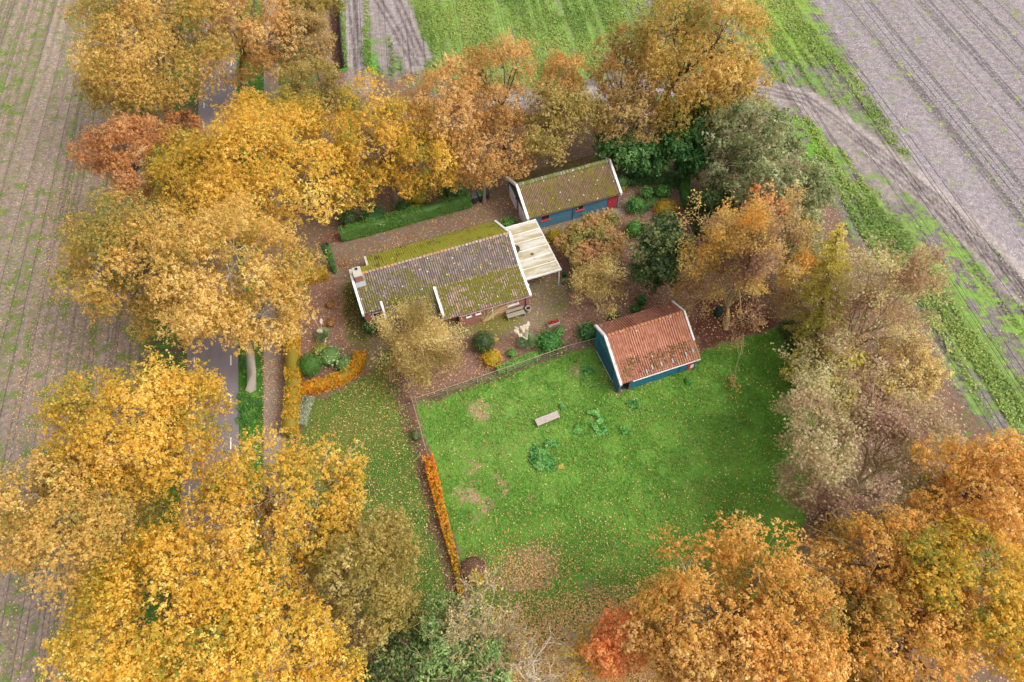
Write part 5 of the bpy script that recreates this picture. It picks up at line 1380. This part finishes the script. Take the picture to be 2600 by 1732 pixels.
weeds('large blue green nettle patch below the paddock bench', [(1215, 1055), (1240, 1020), (1275, 1012), (1295, 1030), (1280, 1060), (1262, 1085), (1235, 1085)], .55, 'nettle', 2600, bh=.55)
weeds('long nettle patch right of the paddock bench', [(1335, 955), (1365, 945), (1385, 965), (1400, 995), (1385, 1003), (1360, 985)], .45, 'nettle', 1500, bh=.6)
weeds('nettles growing up to the right end of the paddock bench', [(1285, 930), (1300, 935), (1308, 960), (1290, 965)], .4, 'nettle', 550, bh=.4)
weeds('thin nettle tuft between the long patch and the large patch', [(1312, 975), (1340, 972), (1342, 995), (1318, 998)], .25, 'nettle', 380, bh=.5)
weeds('small dark nettle tuft on the open right of the paddock', [(1425, 985), (1448, 980), (1450, 1000), (1430, 1003)], .35, 'nettle', 420, bh=.45, thr=0)
weeds('small nettle tuft between the barn and the long patch', [(1440, 925), (1465, 920), (1468, 940), (1448, 942)], .3, 'nettle', 360, bh=.45, thr=0, amp=.3)
weeds('pale rosette weed beside the large nettle patch', [(1283, 1068), (1297, 1066), (1298, 1078), (1285, 1079)], .12, 'larch', 120, bh=.7, name='weed_rosette')
weeds('bright weeds in front of the barn gable', [(1335, 872), (1362, 866), (1372, 885), (1345, 890)], .3, 'lime', 700, bh=.35)
weeds('low bluish weeds at the corner of the barn gable', [(1330, 845), (1362, 842), (1368, 860), (1335, 864)], .3, 'nettle', 500, bh=.55)
weeds('taller dark weed clump in front of the blue barn wall', [(1543, 876), (1560, 872), (1563, 890), (1546, 894)], .8, 'nettle', 420, bh=.25)
weeds('dark weed clump nearest the red barn door', [(1575, 872), (1588, 869), (1590, 884), (1578, 887)], .7, 'nettle', 300, bh=.25)
weeds('ground ivy carpet behind the camellias', [(1435, 398), (1555, 398), (1575, 425), (1500, 424), (1440, 432)], .35, 'dkgreen', 4200, bh=.6, name='ground_ivy', cat='ground cover', thr=.25)
weeds('green ground cover under the camellias', [(1465, 480), (1500, 455), (1545, 452), (1510, 478), (1475, 500)], .3, 'dkgreen', 1400, bh=.7, name='ground_cover', cat='ground cover', thr=.3)
weeds('green nettles on the verge above the leaning oak trunk', [(552, 812), (592, 805), (598, 860), (585, 880), (560, 860)], .4, 'lime', 2200, bh=.15, thr=.3)
weeds('green nettles on the verge below the leaning oak trunk', [(548, 905), (600, 900), (600, 960), (575, 985), (548, 960)], .4, 'lime', 2600, bh=.2, thr=.28)

pampas('big pampas grass with a leaning sheaf of cream plumes', (1212, 786), 1.05, 1.5, 10, (-.35, .3), 61)
pampas('small pampas grass with a few white plumes in the front bed', (742, 770), .8, 1.2, 4, (-.45, .3), 62)

# ivy clad gate post at the drive
ip = at(771, 628)
iv = thing('ivy_post', 'leaning post wrapped in ivy between the driveway and the front bed', 'post', (ip[0], ip[1], 0))
it = at(747, 564, 2.6) - np.array([ip[0], ip[1], 0])
m = MB(); m.tube([(0, 0, -.1), tuple(it * .5), tuple(it)], [.14, .12, .10]); m.build('post', M_BARKD, iv)
rng = np.random.default_rng(9)
n = 2600; q = rng.random(n) ** .8; th = rng.uniform(0, 2 * np.pi, n); rr = (.20 + .22 * q) * rng.uniform(.75, 1.1, n)
P = np.outer(q, it) + np.c_[np.cos(th) * rr, np.sin(th) * rr, rng.normal(size=n) * .06]
N = unit(np.c_[np.cos(th), np.sin(th), np.full(n, .5)] + rng.normal(size=(n, 3)) * .4)
V, F = leaves(P, N, rng.uniform(.06, .10, n), rng.uniform(.05, .08, n), rng)
np_mesh('ivy', V, F, LEAF['dkgreen'], iv, hue=np.clip(.5 + rng.normal(size=n) * .22, 0, 1))

# bare climber on the garden wall of the farmhouse
vb = hloc(11.0, 5.72)
vine = thing('wall_climber', 'leafless brown climber spread over the brick wall between the small windows and the drainpipe', 'climber', (vb[0], vb[1], 0), HOUSE_A)
st = []
for i in range(70):
    x0 = rng.uniform(-.2, .3); x1 = rng.uniform(-.7, 4.4); z1 = rng.uniform(.6, 2.0)
    st.append((np.array([[x0, 0, 0], [x0 + (x1 - x0) * .4, .06 * rng.random(), z1 * .75], [x1, .05 * rng.random(), z1 + rng.normal() * .1]]), [.022, .014, .007]))
V, F = tubes(st, 4); np_mesh('stems', V, F, M_TWIG, vine)

# ------------------------------------------------------------------ small things
def bench_at(name, label, p, rz, L, mat, back=None):
    t = thing(name, label, 'bench', p, rz)
    m = MB(); m.box(-L / 2, L / 2, -.27, .0, .42, .47); m.box(-L / 2, L / 2, .01, .22, .42, .47)
    m.build('seat', mat, t, bevel=.01)
    for x in (-L / 2 + .05, L / 2 - .11):
        m = MB(); m.box(x, x + .06, -.25, .22, 0, .418); m.build('leg', mat, t)
    if back:
        m = MB(); m.hexa([(-L / 2, .30, .52), (L / 2, .30, .52), (L / 2, .34, .54), (-L / 2, .34, .54), (-L / 2, .40, .82), (L / 2, .40, .82), (L / 2, .44, .82), (-L / 2, .44, .82)])
        m.build('backrest', mat, t, bevel=.01)
        for x in (-L / 2 + .2, L / 2 - .26):
            m = MB(); m.hexa([(x, .2, 0), (x + .06, .2, 0), (x + .06, .27, 0), (x, .27, 0), (x, .42, .8), (x + .06, .42, .8), (x + .06, .48, .8), (x, .48, .8)]); m.build('back_post', mat, t)
    return t
pb = at(1259, 969)
bt = bench_at('plank_bench', 'weathered grey plank bench standing alone in the paddock grass', (pb[0], pb[1], .02), .36, 2.15, M_WOOD)
m = MB(); m.hexa([(-1.075, .22, .44), (1.075, .22, .44), (1.075, .36, .50), (-1.075, .36, .50), (-1.075, .22, .50), (1.075, .22, .50), (1.075, .36, .56), (-1.075, .36, .56)]); m.build('back_plank', M_WOOD, bt)
bench_at('garden_bench', 'old grey bench against the brick wall under the wide window', hloc(14.0, 6.25, .02), HOUSE_A, 1.8, M_OLDWOOD, back=True)
pt = thing('flower_pot', 'white tapered pot with dark soil at the farmhouse corner', 'pot', hloc(15.35, 6.05, .02))
m = MB(); m.lathe([(.16, 0), (.25, .46), (.29, .46), (.29, .54), (.24, .54), (.22, .44), (.02, .43)], seg=20); m.build('pot', M_CONC, pt)
m = MB(); m.lathe([(.2, 0), (.215, .02)], (0, 0, .44), 16); m.build('soil', plain('soil', lin(58, 46, 40), .95), pt)

tp = at(1272, 746)
tr_ = thing('trough', 'pale concrete trough planted with red flowers beside the mossy yard', 'planter', (tp[0], tp[1], 0), .3)
m = MB(); m.box(-.6, .6, -.2, .2, 0, .06); m.box(-.6, .6, -.2, -.15, .06, .34); m.box(-.6, .6, .15, .2, .06, .34); m.box(-.6, -.55, -.15, .15, .06, .34); m.box(.55, .6, -.15, .15, .06, .34)
m.build('trough', M_CONC, tr_)
n = 700; P = np.c_[rng.uniform(-.52, .52, n), rng.uniform(-.14, .14, n), .3 + rng.random(n) * .22]
V, F = leaves(P, unit(np.array([0, 0, 1.]) + rng.normal(size=(n, 3)) * .6), np.full(n, .055), np.full(n, .04), rng)
np_mesh('flowers', V, F, LEAF['redflower'], tr_, hue=rng.random(n))

for i, (px, py, lab, pal) in enumerate(((1299, 652, 'terracotta pot with a green plant by the far end of the carport', 'lime'), (1311, 668, 'round clump of green leaves in a pot at the bed edge', 'laurel'), (1297, 636, 'dark blue glazed pot beside the carport post', 'dkgreen'))):
    p = at(px, py)
    t = thing('plant_pot', lab, 'pot', (p[0], p[1], .02))
    m = MB(); m.lathe([(.15, 0), (.22, .32), (.25, .32), (.25, .38), (.2, .38), (.18, .3), (.02, .3)], seg=16)
    m.build('pot', (plain('terracotta', lin(150, 110, 90), .8), plain('stone_pot', lin(140, 126, 110), .8), plain('blue_glaze', lin(44, 62, 84), .3))[i], t)
    n = 160; P = np.c_[rng.normal(size=(n, 2)) * .11, .36 + rng.random(n) * .25]
    V, F = leaves(P, unit(np.array([0, 0, 1.]) + rng.normal(size=(n, 3)) * .6), np.full(n, .07), np.full(n, .05), rng)
    np_mesh('plant', V, F, LEAF[pal], t, hue=rng.random(n))

# wheelie bins at the end of the long hedge
def wheelie(label, px, py, lid):
    p = at(px, py)
    t = thing('wheelie_bin', label, 'bin', (p[0], p[1], .06), .30, 'wheelie bins at the end of the hedge')
    m = MB(); m.hexa([(-.22, -.27, .05), (.22, -.27, .05), (.22, .22, .05), (-.22, .22, .05), (-.29, -.36, .96), (.29, -.36, .96), (.29, .34, .96), (-.29, .34, .96)])
    m.build('body', M_DARK, t, bevel=.02)
    m = MB(); m.hexa([(-.31, -.38, .962), (.31, -.38, .962), (.31, .40, .962), (-.31, .40, .962), (-.28, -.33, 1.02), (.28, -.33, 1.02), (.28, .36, 1.09), (-.28, .36, 1.09)])
    m.build('lid', lid, t, bevel=.015)
    m = MB(); m.tube([(-.24, .44, .95), (.24, .44, .95)], .02); m.build('handle', M_DARK, t)
    for x in (-.27, .23):
        m = MB(); m.tube([(x, .26, .1), (x + .05, .26, .1)], .1, 14); m.build('wheel', M_DARK, t)
wheelie('black wheelie bin with dark grey lid nearest the hedge end', 1091, 466, plain('grey_lid', lin(84, 86, 92), .5))
wheelie('wheelie bin with green lid between two dark ones', 1106, 461, plain('green_lid', lin(66, 120, 72), .5))
wheelie('wheelie bin with blackish blue lid nearest the garage', 1119, 456, plain('blue_black_lid', lin(54, 60, 74), .5))

cb = at(1650, 722)
ct = thing('compost_bin', 'dark green barrel shaped compost bin under the half bare tree', 'bin', (cb[0], cb[1], 0))
m = MB(); m.lathe([(.42, 0), (.44, .3), (.38, .75), (.30, .9)], seg=18); m.build('body', plain('dark_green_plastic', lin(46, 68, 58), .5), ct, smooth=False)
m = MB(); m.lathe([(.32, 0), (.30, .08), (.1, .12)], (0, 0, .9), 18); m.build('lid', plain('dark_green_lid', lin(38, 58, 50), .5), ct)

# red tubular gates at the driveway mouth
def gate(label, a, b):
    A = at(*a); Bv = at(*b)
    d = Bv - A; L = math.hypot(d[0], d[1])
    t = thing('driveway_gate', label, 'gate', (A[0], A[1], .04), math.atan2(d[1], d[0]), 'red gates at the driveway')
    m = MB(); m.tube([(0, 0, 0), (0, 0, 1.1), (.12, 0, 1.18), (L - .12, 0, 1.18), (L, 0, 1.1), (L, 0, .1)], .035, 8); m.tube([(0, 0, .14), (L, 0, .14)], .025)
    m.build('gate_frame', M_RUST, t)
    m = MB()
    x = .25
    while x < L - .1: m.tube([(x, 0, .14), (x, 0, 1.18)], .011, 6); x += .22
    m.build('bars', M_RUST, t)
gate('red tubular gate leaf on the hedge side of the driveway', (744, 562), (790, 552))
gate('red tubular gate leaf beside the ivy wrapped post', (766, 618), (796, 613))

# paddock fences: posts and wires, and the capping rail by the garden
def fence(label, pts, step, h, rail=True):
    W = D(*pts); t = thing('wire_fence', label, 'fence', (W[0][0], W[0][1], 0))
    P0 = np.array(W) - np.array(W[0])
    seg = np.r_[0, np.cumsum(np.hypot(*np.diff(P0, axis=0).T))]
    qs = np.linspace(0, seg[-1], max(2, int(seg[-1] / step) + 1))
    tops = []
    for q in qs:
        x, y = np.interp(q, seg, P0[:, 0]), np.interp(q, seg, P0[:, 1])
        m = MB(); m.tube([(x, y, -.1), (x, y, h)], .05, 7); m.build('post', M_OLDWOOD, t); tops.append((x, y))
    m = MB()
    for z in (h * .35, h * .65): m.tube([(x, y, z) for x, y in tops], .008, 4)
    m.build('wires', M_GREYM, t)
    if rail:
        m = MB(); m.tube([(x, y, h - .03) for x, y in tops], .032, 6); m.build('rail', plain('rail_wood', lin(160, 138, 116), .9), t)
fence('post and wire fence with a thin wooden rail between garden and paddock', [(957, 929), (1135, 869), (1312, 806), (1368, 792)], 2.6, 1.05)
fence('post and wire fence along the left edge of the paddock', [(949, 925), (962, 970), (980, 1036)], 1.9, 1.05, True)
fence('wire fence on short posts behind the dwindling paddock hedge', [(996, 1060), (1012, 1130), (1036, 1215), (1064, 1320), (1075, 1380)], 2.4, .95, False)

# old planks stacked by the garage path
pl = at(1415, 492)
t = thing('plank_stack', 'loose grey planks lying beside the garage path', 'planks', (pl[0], pl[1], .07), .30)
for i, (x, y, a, L) in enumerate(((0, 0, 0, 2.2), (.1, .22, .05, 2.0), (-.1, .45, -.06, 1.7))):
    m = MB(); m.box(-L / 2, L / 2, -.08, .08, .03 * i, .03 * i + .03); o = m.build('plank', M_OLDWOOD, t); o.location = (x, y, 0); o.rotation_euler = (0, 0, a)

# ------------------------------------------------------------------ grass tufts and fallen leaves
rng = np.random.default_rng(33)
def scatter(poly, n, bias=None):
    W = np.array(D(*poly)); lo = W.min(0); hi = W.max(0)
    p = np.c_[rng.uniform(lo[0], hi[0], n * 3), rng.uniform(lo[1], hi[1], n * 3)]
    k = pdist([tuple(w) for w in W], p[:, 0], p[:, 1]) > 0
    if bias is not None: k &= rng.random(len(p)) < bias(p)
    return p[k][:n]
pts = [scatter([(975, 930), (1310, 820), (1800, 760), (1850, 900), (1760, 1200), (1740, 1330), (1400, 1640), (1110, 1440)], 17000, lambda p: np.clip(.18 + .9 * (22 - p[:, 1]) / 16, .13, 1) ** 1.4),
       scatter([(1100, 1400), (1750, 1280), (1500, 1620), (1150, 1600)], 24000, lambda p: np.clip((15.5 - p[:, 1]) / 5.5, .04, 1) ** 1.5),
       scatter([(690, 620), (800, 560), (1085, 478), (1110, 440), (1180, 430), (1190, 500), (1000, 560), (850, 610), (700, 650)], 3200, lambda p: .25 + .75 * (fbm(p[:, 0], p[:, 1], .45, 14) > .5)),
       (lambda c: c[:2] + rng.normal(size=(1500, 2)) * np.array([1.7, 1.1]))(at(1210, 1312)),
       scatter([(690, 1010), (770, 910), (870, 845), (945, 960), (1050, 1330), (1060, 1440), (800, 1400)], 2600),
       scatter([(690, 640), (1090, 480), (1440, 385), (1640, 560), (1800, 740), (1310, 806), (950, 925), (700, 905)], 9000, lambda p: .3 + .7 * fbm(p[:, 0], p[:, 1], .5, 4)),
       scatter([(600, 820), (655, 820), (660, 1000), (605, 990)], 900),
       scatter([(100, 480), (250, 300), (420, 480), (200, 1000), (40, 1400), (20, 1000)], 4500)]
P = np.concatenate(pts); n = len(P)
Pz = np.c_[P, np.full(n, .095)]
N = unit(np.array([0, 0, 1.]) + rng.normal(size=(n, 3)) * .3)
L = rng.uniform(.04, .08, n)
V, F = leaves(Pz, N, L, L * .75, rng)
LEAF['fallen'] = foliage_mat('fallen_leaf', [(140, 92, 62), (176, 124, 84), (204, 156, 104), (218, 176, 96), (226, 196, 146)], .1)
tag(np_mesh('fallen_leaves', V, F, LEAF['fallen'], hue=np.clip(rng.normal(.55, .26, n), 0, 1)), 'scattered fallen autumn leaves lying over lawn, paddock and beds', 'leaves', kind='stuff')

G1 = scatter([(965, 932), (1130, 876), (1310, 812), (1372, 806), (1420, 908), (1605, 833), (1625, 805), (1795, 755), (1858, 900), (1800, 1060), (1740, 1330), (1560, 1500), (1200, 1600), (1110, 1440), (1060, 1310), (1000, 1110)], 60000, lambda p: .25 + .75 * (fbm(p[:, 0], p[:, 1], .7, 51) > .46))
G2 = scatter([(692, 1010), (702, 930), (835, 868), (905, 868), (945, 960), (1005, 1180), (1060, 1440), (980, 1490), (690, 1250)], 14000, lambda p: .3 + .7 * (fbm(p[:, 0], p[:, 1], .7, 51) > .5))
LEAF['grass'] = foliage_mat('grass_blade', [(82, 130, 46), (102, 152, 56), (120, 168, 66), (142, 178, 84), (166, 164, 90)], .3)
for nm, Pg, b_, lab in (('paddock_tufts', G1, .5, 'tufts of green grass standing all over the paddock'), ('lawn_tufts', G2, .62, 'short olive tufts of grass on the lawn')):
    n = len(Pg)
    N = unit(np.c_[rng.normal(size=(n, 2)), np.full(n, .9)])
    L = rng.uniform(.05, .11, n)
    V, F = leaves(np.c_[Pg, np.full(n, .07)], N, L, L * .4, rng)
    hue = np.clip(b_ + .9 * (fbm(Pg[:, 0], Pg[:, 1], .25, 61) - .5) + rng.normal(size=n) * .18, .01, .99)
    tag(np_mesh(nm, V, F, LEAF['grass'], hue=hue), lab, 'grass', kind='stuff')

# young green crop standing in the fields, thickest where the drill rows came up
def gsample(arr, p):
    i = np.clip(((p[:, 1] - GY0) / GS).astype(int), 0, arr.shape[0] - 1); j = np.clip(((p[:, 0] - GX0) / GS).astype(int), 0, arr.shape[1] - 1)
    return arr[i, j]
def crop(nm, lab, zname, n, ang, box, lo, hi, size, row, pal, hz):
    p = np.c_[rng.uniform(box[0], box[1], n * 6), rng.uniform(box[2], box[3], n * 6)]
    p = p[gsample(zone, p) == ZN.index(zname)]
    g = gsample(green, p)
    s_ = p[:, 0] * math.cos(ang) - p[:, 1] * math.sin(ang); l_ = p[:, 0] * math.sin(ang) + p[:, 1] * math.cos(ang)
    pat = fbm(s_, l_ * .06, .7, 88, 3) * .75 + fbm(p[:, 0], p[:, 1], .35, 89, 3) * .25 + .10 * np.cos(s_ * 2 * np.pi / row)
    k = rng.random(len(p)) < sst(g + (pat - .5) * 2.2, lo, hi)
    p = p[k][:n]; m = len(p); pat = pat[k][:n]
    h = hz * rng.uniform(.4, 1.2, m)
    P = np.c_[p, h + .03]
    N = unit(np.array([0, 0, .9]) + rng.normal(size=(m, 3)) * .5)
    L = size * rng.uniform(.5, 1.0, m)
    V, F = leaves(P, N, L, L * .7, rng)
    hue = np.clip(.5 + 1.3 * (fbm(p[:, 0], p[:, 1], .12, 91) - .5) + rng.normal(size=m) * .17, .01, .99)
    tag(np_mesh(nm, V, F, LEAF[pal], hue=hue), lab, 'crop', kind='stuff')
LEAF['crop'] = foliage_mat('crop_leaf', [(104, 134, 64), (126, 152, 72), (146, 168, 80), (164, 180, 92), (178, 182, 108)], .35)
crop('field_crop', 'young bright green crop growing in broken rows over the far fields', 'crop_field', 190000, a_crop, (-30, 95, 15, 122), .40, 1.15, .16, 1.5, 'crop', .12)
crop('field_seedlings', 'sparse green seedlings in rows on the western field', 'ploughed_field_west', 30000, a_west, (-100, -25, -12, 122), .62, 1.15, .12, 3.0, 'crop', .08)
crop('stubble_weeds', 'thin yellowish weeds scattered on the eastern ploughed field', 'ploughed_field_east', 9000, a_east, (20, 104, 15, 122), .50, 1.3, .10, 4.0, 'crop', .05)
LEAF['straw'] = foliage_mat('straw', [(150, 130, 110), (190, 172, 150), (210, 196, 176), (226, 212, 190), (236, 226, 210)], .1)
for nm, lab, zname, box, n in (('straw_litter', 'pale straw bits lying on the eastern ploughed field', 'ploughed_field_east', (20, 104, 15, 122), 26000), ('straw_litter', 'straw and leaf bits lying on the western field', 'ploughed_field_west', (-100, -25, -12, 122), 26000)):
    p = np.c_[rng.uniform(box[0], box[1], n * 4), rng.uniform(box[2], box[3], n * 4)]
    p = p[gsample(zone, p) == ZN.index(zname)][:n]; m = len(p)
    N = unit(np.c_[rng.normal(size=(m, 2)) * .3, np.ones(m)])
    V, F = leaves(np.c_[p, np.full(m, .075)], N, rng.uniform(.05, .13, m), np.full(m, .025), rng)
    tag(np_mesh(nm, V, F, LEAF['straw' if 'east' in zname else 'fallen'], hue=np.clip(rng.normal(.5, .25, m), 0, 1)), lab, 'straw', kind='stuff')
